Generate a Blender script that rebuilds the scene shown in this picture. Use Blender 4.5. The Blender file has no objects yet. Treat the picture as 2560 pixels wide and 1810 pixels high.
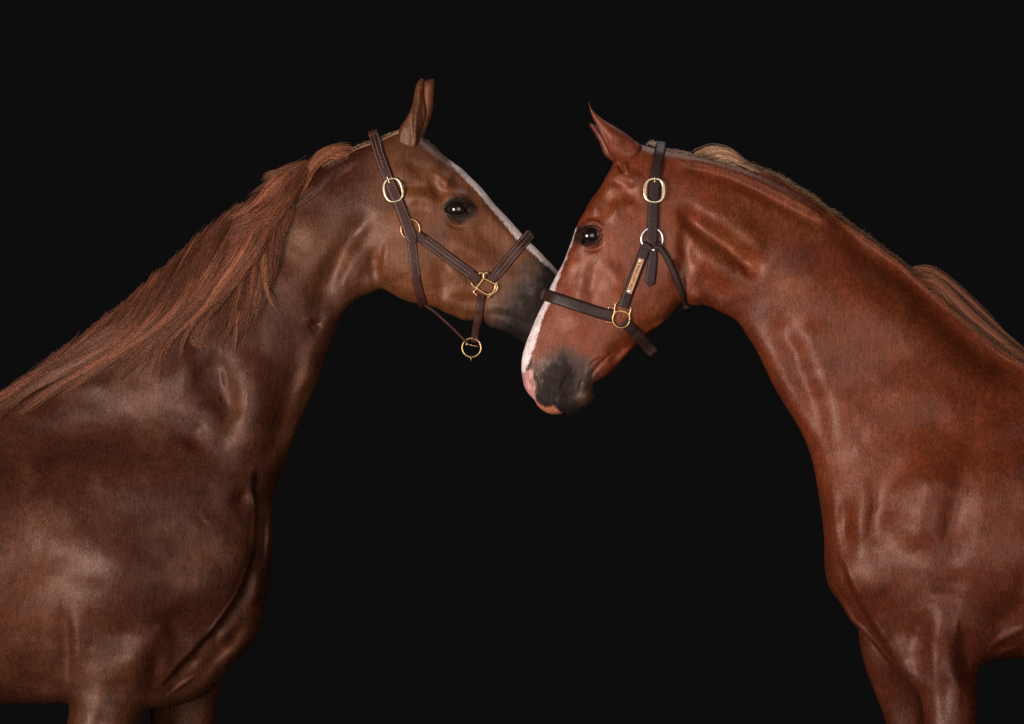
import bpy, math, random
import numpy as np
from mathutils import Vector
from mathutils.geometry import delaunay_2d_cdt

rng = np.random.default_rng(7)
random.seed(7)
scene = bpy.context.scene

# ---------------------------------------------------------------- camera, world, lights, exposure
D = 10.0            # camera distance from the plane y = 0, in metres
ZC = 1.695          # camera height
cam_data = bpy.data.cameras.new('camera')
cam_data.sensor_width = 36.0
cam_data.lens = 36.0 * D / 2.56
cam_data.clip_end = 100
cam = bpy.data.objects.new('camera', cam_data)
cam.location = (0, -D, ZC)
cam.rotation_euler = (math.radians(90), 0, 0)
scene.collection.objects.link(cam)
scene.camera = cam

world = bpy.data.worlds.new('World')
scene.world = world
world.use_nodes = True
bg = world.node_tree.nodes['Background']
bg.inputs['Color'].default_value = (0.0040, 0.0040, 0.0040, 1)
bg.inputs['Strength'].default_value = 1.0


def area_light(name, loc, target, size, size_y, power, color, spread=180):
    l = bpy.data.lights.new(name, 'AREA')
    l.shape = 'RECTANGLE'
    l.size = size
    l.size_y = size_y
    l.energy = power
    l.color = color
    l.spread = math.radians(spread)
    o = bpy.data.objects.new(name, l)
    o.location = loc
    d = Vector(target) - Vector(loc)
    o.rotation_euler = d.to_track_quat('-Z', 'Y').to_euler()
    scene.collection.objects.link(o)
    return o


area_light('softbox_key', (-3.3, -3.9, 1.35), (0.30, 0, 1.95), 1.7, 1.5, 66, (1.0, 0.945, 0.90), 85)
area_light('fill_light_front', (1.5, -5.2, 1.6), (0.20, 0, 1.95), 4.6, 3.4, 21, (1.0, 0.93, 0.91), 60)  # added fill lamp: coat sheen, and lift for sides turned from the key
area_light('rim_light_top', (0.9, 0.9, 4.2), (0.0, 0.05, 2.0), 1.2, 0.8, 15, (1.0, 0.95, 0.93))  # added rim lamp: brightens the upward-facing face stripe and crest hair

scene.view_settings.view_transform = 'Standard'
scene.view_settings.look = 'None'
scene.view_settings.exposure = 0
scene.view_settings.gamma = 1
scene.view_settings.use_curve_mapping = False
scene.cycles.use_denoising = False
scene.cycles.max_bounces = 4
scene.cycles.sample_clamp_indirect = 2.0


# ---------------------------------------------------------------- materials
def new_mat(name):
    m = bpy.data.materials.new(name)
    m.use_nodes = True
    nt = m.node_tree
    return m, nt, nt.nodes['Principled BSDF']


def node(nt, kind, **kw):
    n = nt.nodes.new(kind)
    for k, v in kw.items():
        setattr(n, k, v)
    return n


def coat_material(name, rough, spec, sheen_tint):
    m, nt, p = new_mat(name)
    att = node(nt, 'ShaderNodeAttribute', attribute_name='pigment')
    tc = node(nt, 'ShaderNodeTexCoord')
    mp = node(nt, 'ShaderNodeMapping')
    mp.inputs['Scale'].default_value = (1.0, 1.0, 0.28)
    nt.links.new(tc.outputs['Object'], mp.inputs['Vector'])
    n1 = node(nt, 'ShaderNodeTexNoise')
    n1.inputs['Scale'].default_value = 520
    n1.inputs['Detail'].default_value = 3
    nt.links.new(mp.outputs['Vector'], n1.inputs['Vector'])
    n2 = node(nt, 'ShaderNodeTexNoise')
    n2.inputs['Scale'].default_value = 14
    n2.inputs['Detail'].default_value = 5
    n2.inputs['Roughness'].default_value = 0.6
    nt.links.new(tc.outputs['Object'], n2.inputs['Vector'])
    r1 = node(nt, 'ShaderNodeMapRange')
    r1.inputs['To Min'].default_value = 0.75
    r1.inputs['To Max'].default_value = 1.25
    nt.links.new(n1.outputs['Fac'], r1.inputs['Value'])
    r2 = node(nt, 'ShaderNodeMapRange')
    r2.inputs['From Min'].default_value = 0.3
    r2.inputs['From Max'].default_value = 0.7
    r2.inputs['To Min'].default_value = 0.72
    r2.inputs['To Max'].default_value = 1.28
    nt.links.new(n2.outputs['Fac'], r2.inputs['Value'])
    mul = node(nt, 'ShaderNodeMath', operation='MULTIPLY')
    nt.links.new(r1.outputs['Result'], mul.inputs[0])
    nt.links.new(r2.outputs['Result'], mul.inputs[1])
    mul2 = node(nt, 'ShaderNodeMath', operation='MULTIPLY')
    nt.links.new(mul.outputs['Value'], mul2.inputs[0])
    nt.links.new(streaks(nt, tc).outputs['Result'], mul2.inputs[1])
    vm = node(nt, 'ShaderNodeVectorMath', operation='SCALE')
    nt.links.new(att.outputs['Color'], vm.inputs[0])
    nt.links.new(mul2.outputs['Value'], vm.inputs['Scale'])
    nt.links.new(vm.outputs['Vector'], p.inputs['Base Color'])
    rr = node(nt, 'ShaderNodeMapRange')
    rr.inputs['From Min'].default_value = 0.3
    rr.inputs['From Max'].default_value = 0.7
    rr.inputs['To Min'].default_value = rough - 0.06
    rr.inputs['To Max'].default_value = rough + 0.12
    nt.links.new(n2.outputs['Fac'], rr.inputs['Value'])
    nt.links.new(rr.outputs['Result'], p.inputs['Roughness'])
    skin_gloss(nt, p, att, spec)
    p.inputs['Specular Tint'].default_value = (1.0, 0.68, 0.56, 1)
    bp = node(nt, 'ShaderNodeBump')
    bp.inputs['Strength'].default_value = 0.5
    bp.inputs['Distance'].default_value = 0.0012
    nt.links.new(n1.outputs['Fac'], bp.inputs['Height'])
    bp2 = node(nt, 'ShaderNodeBump')
    bp2.inputs['Strength'].default_value = 0.25
    bp2.inputs['Distance'].default_value = 0.012
    nt.links.new(n2.outputs['Fac'], bp2.inputs['Height'])
    nt.links.new(bp2.outputs['Normal'], bp.inputs['Normal'])
    nt.links.new(bp.outputs['Normal'], p.inputs['Normal'])
    return m


def skin_gloss(nt, p, att, spec):
    """dark, thin-haired skin is duller than the coat"""
    bw = node(nt, 'ShaderNodeRGBToBW')
    nt.links.new(att.outputs['Color'], bw.inputs['Color'])
    mr = node(nt, 'ShaderNodeMapRange')
    mr.inputs['From Min'].default_value = 0.014
    mr.inputs['From Max'].default_value = 0.03
    mr.inputs['To Min'].default_value = spec * 0.22
    mr.inputs['To Max'].default_value = spec
    nt.links.new(bw.outputs['Val'], mr.inputs['Value'])
    nt.links.new(mr.outputs['Result'], p.inputs['Specular IOR Level'])


def streaks(nt, tc):
    mp = node(nt, 'ShaderNodeMapping')
    mp.inputs['Rotation'].default_value = (0, math.radians(6), 0)
    mp.inputs['Scale'].default_value = (1.0, 1.0, 0.13)
    nt.links.new(tc.outputs['Object'], mp.inputs['Vector'])
    n = node(nt, 'ShaderNodeTexNoise')
    n.inputs['Scale'].default_value = 170
    n.inputs['Detail'].default_value = 3
    n.inputs['Distortion'].default_value = 0.6
    nt.links.new(mp.outputs['Vector'], n.inputs['Vector'])
    r = node(nt, 'ShaderNodeMapRange')
    r.inputs['From Min'].default_value = 0.3
    r.inputs['From Max'].default_value = 0.7
    r.inputs['To Min'].default_value = 0.74
    r.inputs['To Max'].default_value = 1.28
    nt.links.new(n.outputs['Fac'], r.inputs['Value'])
    return r


def hair_material(name, rough=0.45, spec=0.5, gloss=False):
    m, nt, p = new_mat(name)
    att = node(nt, 'ShaderNodeAttribute', attribute_name='pigment')
    if gloss:
        tc = node(nt, 'ShaderNodeTexCoord')
        st = streaks(nt, tc)
        vm = node(nt, 'ShaderNodeVectorMath', operation='SCALE')
        nt.links.new(att.outputs['Color'], vm.inputs[0])
        nt.links.new(st.outputs['Result'], vm.inputs['Scale'])
        nt.links.new(vm.outputs['Vector'], p.inputs['Base Color'])
    else:
        nt.links.new(att.outputs['Color'], p.inputs['Base Color'])
    p.inputs['Roughness'].default_value = rough
    p.inputs['Specular IOR Level'].default_value = spec
    p.inputs['Specular Tint'].default_value = (1.0, 0.68, 0.55, 1)
    if gloss: skin_gloss(nt, p, att, spec)
    return m


def plain_material(name, color, rough, metallic=0.0, spec=0.5, noise=0.0, scale=300, bump=0.0):
    m, nt, p = new_mat(name)
    p.inputs['Roughness'].default_value = rough
    p.inputs['Metallic'].default_value = metallic
    p.inputs['Specular IOR Level'].default_value = spec
    tc = node(nt, 'ShaderNodeTexCoord')
    n1 = node(nt, 'ShaderNodeTexNoise')
    n1.inputs['Scale'].default_value = scale
    n1.inputs['Detail'].default_value = 5
    nt.links.new(tc.outputs['Object'], n1.inputs['Vector'])
    cr = node(nt, 'ShaderNodeMapRange')
    cr.inputs['From Min'].default_value = 0.3
    cr.inputs['From Max'].default_value = 0.7
    cr.inputs['To Min'].default_value = 1 - noise
    cr.inputs['To Max'].default_value = 1 + noise
    nt.links.new(n1.outputs['Fac'], cr.inputs['Value'])
    vm = node(nt, 'ShaderNodeVectorMath', operation='SCALE')
    vm.inputs[0].default_value = color[:3]
    nt.links.new(cr.outputs['Result'], vm.inputs['Scale'])
    nt.links.new(vm.outputs['Vector'], p.inputs['Base Color'])
    if bump > 0:
        bp = node(nt, 'ShaderNodeBump')
        bp.inputs['Strength'].default_value = 0.6
        bp.inputs['Distance'].default_value = bump
        nt.links.new(n1.outputs['Fac'], bp.inputs['Height'])
        nt.links.new(bp.outputs['Normal'], p.inputs['Normal'])
    return m


MAT_COAT_A = coat_material('brown_chestnut_coat', 0.43, 0.52, 0)
MAT_COAT_B = coat_material('red_chestnut_coat', 0.43, 0.62, 0)
MAT_HAIR = hair_material('hair', 0.36, 0.6)
MAT_FUR = hair_material('short_fur', 0.43, 0.54, True)
MAT_LEATHER = plain_material('brown_leather', (0.050, 0.015, 0.010), 0.5, spec=0.3, noise=0.3, scale=160, bump=0.0008)
MAT_LEATHER_B = plain_material('dark_brown_leather', (0.030, 0.0125, 0.0095), 0.5, spec=0.3, noise=0.35, scale=160, bump=0.0008)
MAT_THREAD = plain_material('thread', (0.40, 0.28, 0.23), 0.8)
MAT_BRASS = plain_material('brass', (0.62, 0.36, 0.16), 0.36, metallic=0.85, noise=0.2, scale=120, bump=0.0003)
MAT_PALE_BRASS = plain_material('pale_brass', (0.85, 0.68, 0.45), 0.34, metallic=0.75, noise=0.22, scale=120, bump=0.0003)
MAT_NICKEL = plain_material('nickel', (0.9, 0.82, 0.78), 0.3, metallic=0.8)
MAT_PLATE = plain_material('name_plate_brass', (0.62, 0.31, 0.15), 0.5, metallic=0.35, noise=0.15, scale=90)
MAT_INK = plain_material('engraving', (0.03, 0.013, 0.008), 0.7)
MAT_EYE = plain_material('eyeball', (0.010, 0.0045, 0.003), 0.13, spec=0.7, noise=0.6, scale=60)
MAT_HOLE = plain_material('hole', (0.003, 0.002, 0.002), 0.9)
MAT_BACKDROP = plain_material('black_cloth', (0.024, 0.024, 0.024), 1.0, spec=0.0)


# ---------------------------------------------------------------- numeric helpers
def spline(pts, step=4.0, closed=False, k=0.5):
    P = np.array(pts, float)
    n = len(P)
    out = []
    segs = n if closed else n - 1
    for i in range(segs):
        p1, p2 = P[i], P[(i + 1) % n]
        p0 = P[(i - 1) % n] if (closed or i > 0) else 2 * p1 - p2
        p3 = P[(i + 2) % n] if (closed or i + 2 < n) else 2 * p2 - p1
        L = np.linalg.norm(p2 - p1)
        m = max(2, int(round(L / step)))
        # centripetal-like tangent limiting
        l0, l2 = np.linalg.norm(p1 - p0), np.linalg.norm(p3 - p2)
        t1 = (p2 - p0) * L / max(l0 + L, 1e-6)
        t2 = (p3 - p1) * L / max(l2 + L, 1e-6)
        for j in range(m):
            t = j / m
            h00 = 2 * t ** 3 - 3 * t ** 2 + 1
            h10 = t ** 3 - 2 * t ** 2 + t
            h01 = -2 * t ** 3 + 3 * t ** 2
            h11 = t ** 3 - t ** 2
            out.append(h00 * p1 + h10 * t1 + h01 * p2 + h11 * t2)
    if not closed:
        out.append(P[-1])
    return np.array(out)


def seg_dist(Q, A, B, chunk=4000):
    """distance of points Q to the segments A-B, with index and parameter of the nearest"""
    d = np.empty(len(Q)); idx = np.empty(len(Q), int); tt = np.empty(len(Q))
    AB = B - A
    L2 = (AB ** 2).sum(1) + 1e-12
    for s in range(0, len(Q), chunk):
        q = Q[s:s + chunk]
        dx = q[:, None, 0] - A[None, :, 0]
        dy = q[:, None, 1] - A[None, :, 1]
        t = np.clip((dx * AB[:, 0] + dy * AB[:, 1]) / L2, 0, 1)
        ex = dx - t * AB[:, 0]
        ey = dy - t * AB[:, 1]
        e = ex * ex + ey * ey
        k = e.argmin(1)
        r = np.arange(len(q))
        d[s:s + chunk] = np.sqrt(e[r, k]); idx[s:s + chunk] = k; tt[s:s + chunk] = t[r, k]
    return d, idx, tt


def inside(Q, poly, chunk=6000):
    A = poly
    B = np.roll(poly, -1, 0)
    res = np.zeros(len(Q), bool)
    for s in range(0, len(Q), chunk):
        q = Q[s:s + chunk]
        c = (A[None, :, 1] > q[:, None, 1]) != (B[None, :, 1] > q[:, None, 1])
        xi = A[:, 0] + (q[:, None, 1] - A[:, 1]) * (B[:, 0] - A[:, 0]) / (B[:, 1] - A[:, 1] + 1e-12)
        res[s:s + chunk] = (np.logical_and(c, q[:, None, 0] < xi).sum(1) % 2) == 1
    return res


def sdist(Q, poly):
    d, _, _ = seg_dist(Q, poly, np.roll(poly, -1, 0))
    return np.where(inside(Q, poly), d, -d)


def smoothstep(x, a, b):
    t = np.clip((x - a) / (b - a), 0, 1)
    return t * t * (3 - 2 * t)


def value_noise(Q, scale, seed):
    r = np.random.default_rng(seed)
    T = r.random((256, 256))
    x = Q[:, 0] / scale + 1000; y = Q[:, 1] / scale + 1000
    i = np.floor(x).astype(int); j = np.floor(y).astype(int)
    fx = x - i; fy = y - j
    fx = fx * fx * (3 - 2 * fx); fy = fy * fy * (3 - 2 * fy)
    g = lambda a, b: T[a % 256, b % 256]
    return (g(i, j) * (1 - fx) + g(i + 1, j) * fx) * (1 - fy) + (g(i, j + 1) * (1 - fx) + g(i + 1, j + 1) * fx) * fy


def fractal(Q, scale, seed, octs=3):
    v = 0; a = 1; tot = 0
    for o in range(octs):
        v = v + a * value_noise(Q, scale / 2 ** o, seed + o); tot += a; a *= 0.55
    return v / tot


# relief primitives: all return millimetres towards the viewer's side of the animal
def stroke(pts, width, amp, fade=0.42):
    return ('stroke', spline(pts, 5.0), width, amp, fade)


def step(pts, near, far, amp, fade=0.3):
    """raised lip: height rises across the line (to its left, walking along it) and dies away over 'far'"""
    return ('step', spline(pts, 5.0), near, far, amp, fade)


def blob(cx, cy, rx, ry, ang, amp):
    return ('blob', cx, cy, rx, ry, math.radians(ang), amp)


def eval_relief(Q, items):
    H = np.zeros(len(Q))
    if len(items) > 8:      # uneven, living lines
        amt = (2.0 + 4.5 * smoothstep(Q[:, 1] + np.abs(Q[:, 0] - 1290) * 0.9, 900, 1500))
        Q = Q + np.c_[(fractal(Q, 110, 41) - 0.5), (fractal(Q, 110, 47) - 0.5)] * 2 * amt[:, None]
    for it in items:
        if it[0] == 'blob':
            _, cx, cy, rx, ry, a, amp = it
            m = (abs(Q[:, 0] - cx) < 3 * max(rx, ry)) & (abs(Q[:, 1] - cy) < 3 * max(rx, ry))
            if not m.any(): continue
            dx = Q[m, 0] - cx; dy = Q[m, 1] - cy
            u = (dx * math.cos(a) + dy * math.sin(a)) / rx
            v = (-dx * math.sin(a) + dy * math.cos(a)) / ry
            H[m] += amp * np.exp(-(u * u + v * v))
        else:
            P = it[1]
            R = (it[2] * 2.6) if it[0] == 'stroke' else it[3] * 3.2
            lo = P.min(0) - R; hi = P.max(0) + R
            m = ((Q > lo) & (Q < hi)).all(1)
            if not m.any(): continue
            q = Q[m]
            d, k, t = seg_dist(q, P[:-1], P[1:])
            s = (k + t) / (len(P) - 1)
            fade = it[4] if it[0] == 'stroke' else it[5]
            f = smoothstep(s, 0, fade) * smoothstep(1 - s, 0, fade)
            if it[0] == 'stroke':
                wd = it[2] * (1.0 if it[2] <= 6 else 1.4 if P[:, 1].mean() < 900 or it[2] > 30 else 1.85) * (0.55 + 0.55 * np.sqrt(f))
                H[m] += it[3] * (1.55 if it[2] > 9 else 1.0) * f * np.exp(-(d / wd) ** 2)
            else:
                A = P[:-1][k]; B = P[1:][k]
                side = (B[:, 0] - A[:, 0]) * (q[:, 1] - A[:, 1]) - (B[:, 1] - A[:, 1]) * (q[:, 0] - A[:, 0])
                sd = -np.sign(side) * d       # positive: left when walking, on the picture
                H[m] += it[4] * f * np.exp(-np.abs(sd) / it[3]) * (0.5 * np.tanh(sd / it[2]))
    return H


# ---------------------------------------------------------------- the animal surface
class Sheet:
    """A closed, thick, two-sided volume: its outline lies in the animal's plane, its half thickness is
    anatomical (width field W, rounding length L, sideways offset C) plus muscle relief on both sides."""
    def __init__(self, outline, ctrl, y0, relief, sigma=110, back_scale=1.0):
        self.poly = spline(outline, 5.0, closed=True)
        # uniform resampling
        P = np.vstack([self.poly, self.poly[:1]])
        L = np.r_[0, np.cumsum(np.linalg.norm(np.diff(P, axis=0), axis=1))]
        self.len = L[-1]
        self.P = P; self.L = L
        self.ctrl = np.array([list(c) + [0] * (5 - len(c)) for c in ctrl], float)
        big = self.ctrl[:, 3] >= 60          # barrel, shoulder and neck: a rounder section
        self.ctrl[big, 3] *= 1.35; self.ctrl[big, 2] *= 1.07
        self.y0 = y0; self.relief = relief; self.sigma = sigma
        self.s0 = (D + y0) / D / 1000.0

    def resample(self, step_fn):
        """walk along the outline with a step that depends on where one is"""
        out = []; s = 0
        while s < self.len - 0.5 * 3:
            x = np.interp(s, self.L, self.P[:, 0]); y = np.interp(s, self.L, self.P[:, 1])
            out.append((x, y)); s += step_fn(x, y)
        return np.array(out)

    def field(self, Q):
        c = self.ctrl; out = np.zeros((len(Q), 3))
        for s in range(0, len(Q), 20000):
            q = Q[s:s + 20000]
            r2 = (q[:, None, 0] - c[None, :, 0]) ** 2 + (q[:, None, 1] - c[None, :, 1]) ** 2
            w = np.exp(-r2 / (self.sigma ** 2)) + 1e-4 * (self.sigma ** 2 / (r2 + 100)) ** 1.5
            w /= w.sum(1, keepdims=True)
            out[s:s + 20000] = w @ c[:, 2:5]
        return out[:, 0], out[:, 1], out[:, 2]

    def base(self, Q, d=None):
        if d is None: d = sdist(Q, self.poly)
        W, L, C = self.field(Q)
        h = W * np.sqrt(np.clip(1 - np.exp(-np.maximum(d, 0) / L), 0, 1))
        return h, C, d

    def project(self, Q, y):
        """where a point of the animal appears in the photograph"""
        k = ((D + self.y0) / (D + y))[:, None]
        c = np.array([1280.0, 905.0])
        return c + (Q - c) * k

    def make_grid(self):
        """smoothed thickness on a regular grid (kills the crease on the medial line)"""
        lo = self.P.min(0) - 40; hi = self.P.max(0) + 40
        lo = np.maximum(lo, [-160, 150]); hi = np.minimum(hi, [2720, 1960])
        g = 5.0
        xs = np.arange(lo[0], hi[0], g); ys = np.arange(lo[1], hi[1], g)
        X, Y = np.meshgrid(xs, ys)
        Q = np.c_[X.ravel(), Y.ravel()]
        h, C, d = self.base(Q)
        H = h.reshape(X.shape)
        M = (d.reshape(X.shape) > 0).astype(float)
        k = np.exp(-0.5 * (np.arange(-8, 9) / 3.4) ** 2); k /= k.sum()
        def blur(A):
            A = np.apply_along_axis(lambda r: np.convolve(r, k, 'same'), 1, A)
            return np.apply_along_axis(lambda r: np.convolve(r, k, 'same'), 0, A)
        B = blur(H * M) / np.maximum(blur(M), 1e-3)
        self.glo = lo; self.g = g; self.B = B; self.Hc = C.reshape(X.shape); self.Dg = d.reshape(X.shape); self.H = H

    def bilinear(self, A, Q):
        x = np.clip((Q[:, 0] - self.glo[0]) / self.g, 0, A.shape[1] - 1.001)
        y = np.clip((Q[:, 1] - self.glo[1]) / self.g, 0, A.shape[0] - 1.001)
        i = x.astype(int); j = y.astype(int); fx = x - i; fy = y - j
        return (A[j, i] * (1 - fx) + A[j, i + 1] * fx) * (1 - fy) + (A[j + 1, i] * (1 - fx) + A[j + 1, i + 1] * fx) * fy

    def smooth_h(self, Q, d=None):
        h, C, d = self.base(Q, d)
        b = self.bilinear(self.B, Q)
        inb = ((Q >= self.glo) & (Q <= self.glo + self.g * np.array(self.B.shape[::-1]) - 10)).all(1)
        w = smoothstep(d, 22, 48) * inb
        return h * (1 - w) + b * w, C, d

    def height(self, Q, d=None, with_relief=True):
        h, C, d = self.smooth_h(Q, d)
        if with_relief:
            y = self.y0 + (C - h) / 1000.0
            q = self.project(Q, y)
            r = eval_relief(q, self.relief)
            if len(self.relief) > 20:       # small unevenness of living muscle and skin
                body = 0.35 + 0.65 * smoothstep(q[:, 1] + np.abs(q[:, 0] - 1290) * 0.9, 900, 1300)
                r = r + body * ((fractal(q, 105, 71) - 0.5) * 7.0 + (fractal(q, 44, 77) - 0.5) * 2.2)
            r = r * smoothstep(d, 0, 14) * 1.05
            h = np.maximum(h + r, 0.0)
        return h, C, d

    # point on the near side seen at photo pixel p (array n,2)
    def surface_at(self, p, lift=0.0, with_relief=True, soft=True):
        p = np.atleast_2d(np.asarray(p, float))
        Q = p.copy(); c = np.array([1280.0, 905.0])
        for _ in range(3):
            h, C, d = self.height(Q, None, with_relief)
            y = self.y0 + (C * (d > 0) - h - lift) / 1000.0
            Q = c + (p - c) * ((D + y) / (D + self.y0))[:, None]
        return self.world(Q, y), d

    def world(self, Q, y):
        return np.c_[(Q[:, 0] - 1280) * self.s0, y, ZC - (Q[:, 1] - 905) * self.s0]

    def build(self, density):
        """density(x, y) -> interior spacing in px; returns verts, tris, local coords, near flag"""
        ring = self.resample(lambda x, y: max(3.0, min(density(np.array([[x, y]]))[0] * 1.1, 8)))
        n = len(ring)
        # interior hex grids
        lo = ring.min(0); hi = ring.max(0)
        pts = []
        for sp, a, b in ((2.0, 0, 2.5), (4.0, 2.5, 5), (6.5, 5, 9), (16.0, 9, 99)):
            xs = np.arange(lo[0], hi[0], sp); ys = np.arange(lo[1], hi[1], sp * 0.866)
            X, Y = np.meshgrid(xs, ys)
            X = X + (np.arange(len(ys)) % 2)[:, None] * sp * 0.5
            Q = np.c_[X.ravel(), Y.ravel()]
            de = density(Q)
            pts.append(Q[(de >= a) & (de < b)])
        Q = np.vstack(pts)
        d = sdist(Q, self.poly)
        offs = [0.4, 1.6, 3.8, 7.5, 12.5]
        Q = Q[d > 15.5]
        tan = np.roll(ring, -1, 0) - np.roll(ring, 1, 0)
        nor = np.c_[tan[:, 1], -tan[:, 0]]; nor /= np.linalg.norm(nor, axis=1)[:, None]
        area = 0.5 * np.sum(ring[:, 0] * np.roll(ring[:, 1], -1) - np.roll(ring[:, 0], -1) * ring[:, 1])
        if area > 0: nor = -nor
        rings = []
        for o in offs:
            R = ring + nor * o
            dd = sdist(R, self.poly)
            rings.append(R[dd > o * 0.86])
        allp = np.vstack([ring] + rings + [Q])
        res = delaunay_2d_cdt([Vector(p) for p in allp], [(i, (i + 1) % n) for i in range(n)], [list(range(n))], 1, 0.05, True)
        V = np.array([(v.x, v.y) for v in res[0]])
        F = [list(f) for f in res[2] if len(f) == 3]
        orig = res[3]
        isb = np.array([any(o < n for o in lst) for lst in orig])
        F = np.array(F)
        a, b, c = V[F[:, 0]], V[F[:, 1]], V[F[:, 2]]
        ar = (b[:, 0] - a[:, 0]) * (c[:, 1] - a[:, 1]) - (b[:, 1] - a[:, 1]) * (c[:, 0] - a[:, 0])
        F[ar > 0] = F[ar > 0][:, ::-1]
        F = F[np.abs(ar) > 1e-6]
        cen = V[F].mean(1)
        F = F[inside(cen, ring)]
        d = np.abs(sdist(V, self.poly)); d[isb] = 0
        h, C, d = self.height(V, d)
        h[isb] = 0
        yn = self.y0 + (C - h) / 1000.0
        yf = self.y0 + (C + h) / 1000.0
        near = self.world(V, yn); far = self.world(V, yf)
        m = len(V)
        remap = np.arange(m); inner = np.where(~isb)[0]
        remap[inner] = m + np.arange(len(inner))
        verts = np.vstack([near, far[inner]])
        Ff = remap[F][:, ::-1]
        # flip so that normals point outwards: near side must face -y
        va, vb, vc = near[F[0, 0]], near[F[0, 1]], near[F[0, 2]]
        nn = np.cross(vb - va, vc - va)
        tris = np.vstack([F, Ff])
        if nn[1] > 0: tris = tris[:, ::-1]
        photo = self.project(V, yn)
        photo = np.vstack([photo, photo[inner]])
        dd = np.r_[d, d[inner]]
        return verts, tris, photo, len(F), dd


def mesh_object(name, verts, faces, mats, parent=None, pigment=None, mat_idx=None, smooth=True, normals=None):
    me = bpy.data.meshes.new(name)
    if isinstance(faces, np.ndarray):
        k = faces.shape[1]
        me.vertices.add(len(verts)); me.vertices.foreach_set('co', np.asarray(verts, np.float32).ravel())
        me.loops.add(faces.size); me.loops.foreach_set('vertex_index', faces.astype(np.int32).ravel())
        me.polygons.add(len(faces)); me.polygons.foreach_set('loop_start', np.arange(0, faces.size, k, dtype=np.int32))
        me.update(calc_edges=True)
    else:
        me.from_pydata([tuple(v) for v in verts], [], faces)
    me.validate()
    for m in (mats if isinstance(mats, (list, tuple)) else [mats]):
        me.materials.append(m)
    if mat_idx is not None:
        me.polygons.foreach_set('material_index', np.asarray(mat_idx, np.int32))
    me.polygons.foreach_set('use_smooth', np.full(len(me.polygons), smooth))
    if pigment is not None:
        a = me.color_attributes.new('pigment', 'FLOAT_COLOR', 'POINT')
        c = np.ones((len(verts), 4), np.float32); c[:, :3] = pigment
        a.data.foreach_set('color', c.ravel())
    if normals is not None:
        me.normals_split_custom_set_from_vertices(normals)
    o = bpy.data.objects.new(name, me)
    scene.collection.objects.link(o)
    if parent is not None:
        o.parent = parent
        o.matrix_parent_inverse = parent.matrix_world.inverted()
    return o


def empty(name, loc, label, cat, group=None):
    o = bpy.data.objects.new(name, None)
    o.location = loc
    scene.collection.objects.link(o)
    bpy.context.view_layer.update()
    o['label'] = label; o['category'] = cat
    if group: o['group'] = group
    return o


def mix(a, b, f):
    return a * (1 - f[:, None]) + np.asarray(b)[None, :] * f[:, None]


def polymask(pts, soft, amp):
    return ('poly', spline(pts, 2.5, closed=True), soft, amp)


_eval0 = eval_relief


def eval_relief(Q, items):
    H = _eval0(Q, [i for i in items if i[0] != 'poly'])
    for it in items:
        if it[0] != 'poly': continue
        P = it[1]; lo = P.min(0) - 12; hi = P.max(0) + 12
        m = ((Q > lo) & (Q < hi)).all(1)
        if m.any():
            H[m] += it[3] * smoothstep(sdist(Q[m], P), -it[2], it[2])
    return H


def gauss(q, cx, cy, rx, ry=None, ang=0):
    ry = ry or rx; a = math.radians(ang)
    dx = q[:, 0] - cx; dy = q[:, 1] - cy
    u = (dx * math.cos(a) + dy * math.sin(a)) / rx; v = (-dx * math.sin(a) + dy * math.cos(a)) / ry
    return np.exp(-(u * u + v * v))


# ================================================================ HORSE A (left, brown chestnut)
Y_A = 0.16
OUT_A = [
    (1000, 321), (980, 331), (960, 341), (935, 350), (900, 363), (860, 385), (820, 408), (780, 436), (740, 462), (700, 488),
    (650, 516), (600, 546), (550, 580), (500, 620), (450, 664), (400, 706), (350, 750), (300, 790), (250, 832), (200, 872),
    (150, 910), (100, 948), (50, 985), (0, 1022), (-80, 1060), (-200, 1080), (-400, 1095), (-650, 1075), (-850, 1085),
    (-1000, 1150), (-1080, 1280), (-1100, 1450), (-1060, 1620), (-1010, 1800), (-1030, 1930), (-1075, 2010), (-1060, 2120),
    (-1045, 2300), (-1060, 2420), (-1035, 2500), (-1050, 2596), (-935, 2597), (-960, 2510), (-975, 2420), (-970, 2250),
    (-965, 2120), (-950, 2000), (-905, 1880), (-830, 1780), (-760, 1690), (-650, 1660), (-450, 1715), (-200, 1752),
    (12, 1761), (120, 1757), (180, 1752), (180, 1810), (196, 1950), (218, 2080), (220, 2180), (240, 2250), (240, 2390),
    (226, 2440), (245, 2500), (232, 2596), (345, 2597), (322, 2510), (312, 2430), (300, 2390), (298, 2250), (318, 2180),
    (320, 2090), (340, 1950), (357, 1815), (376, 1770), (430, 1764), (490, 1748), (541, 1714), (574, 1674), (619, 1619), (649, 1579),
    (661, 1519), (672, 1464), (678, 1399), (680, 1299), (684, 1250), (691, 1210), (709, 1170), (724, 1130), (741, 1082),
    (769, 1015), (789, 965), (808, 906), (828, 852), (848, 803), (867, 768), (897, 745), (927, 732), (954, 722), (978, 733),
    (1003, 747), (1029, 756), (1055, 761), (1081, 767), (1097, 772), (1115, 783), (1133, 789), (1148, 796), (1161, 801),
    (1174, 801), (1211, 808), (1226, 817), (1244, 823), (1262, 830), (1283, 842), (1304, 855), (1330, 878), (1365, 893),
    (1400, 893), (1422, 880), (1428, 862), (1446, 848), (1460, 820), (1463, 780), (1452, 740), (1430, 708), (1394, 678),
    (1379, 660), (1366, 647), (1350, 630), (1337, 617), (1324, 605), (1304, 584), (1288, 566), (1273, 549), (1255, 530),
    (1234, 508), (1213, 481), (1196, 462), (1174, 441), (1156, 423), (1137, 409), (1122, 399), (1107, 386), (1087, 369),
    (1070, 356), (1056, 343), (1040, 330), (1020, 322)]

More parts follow.
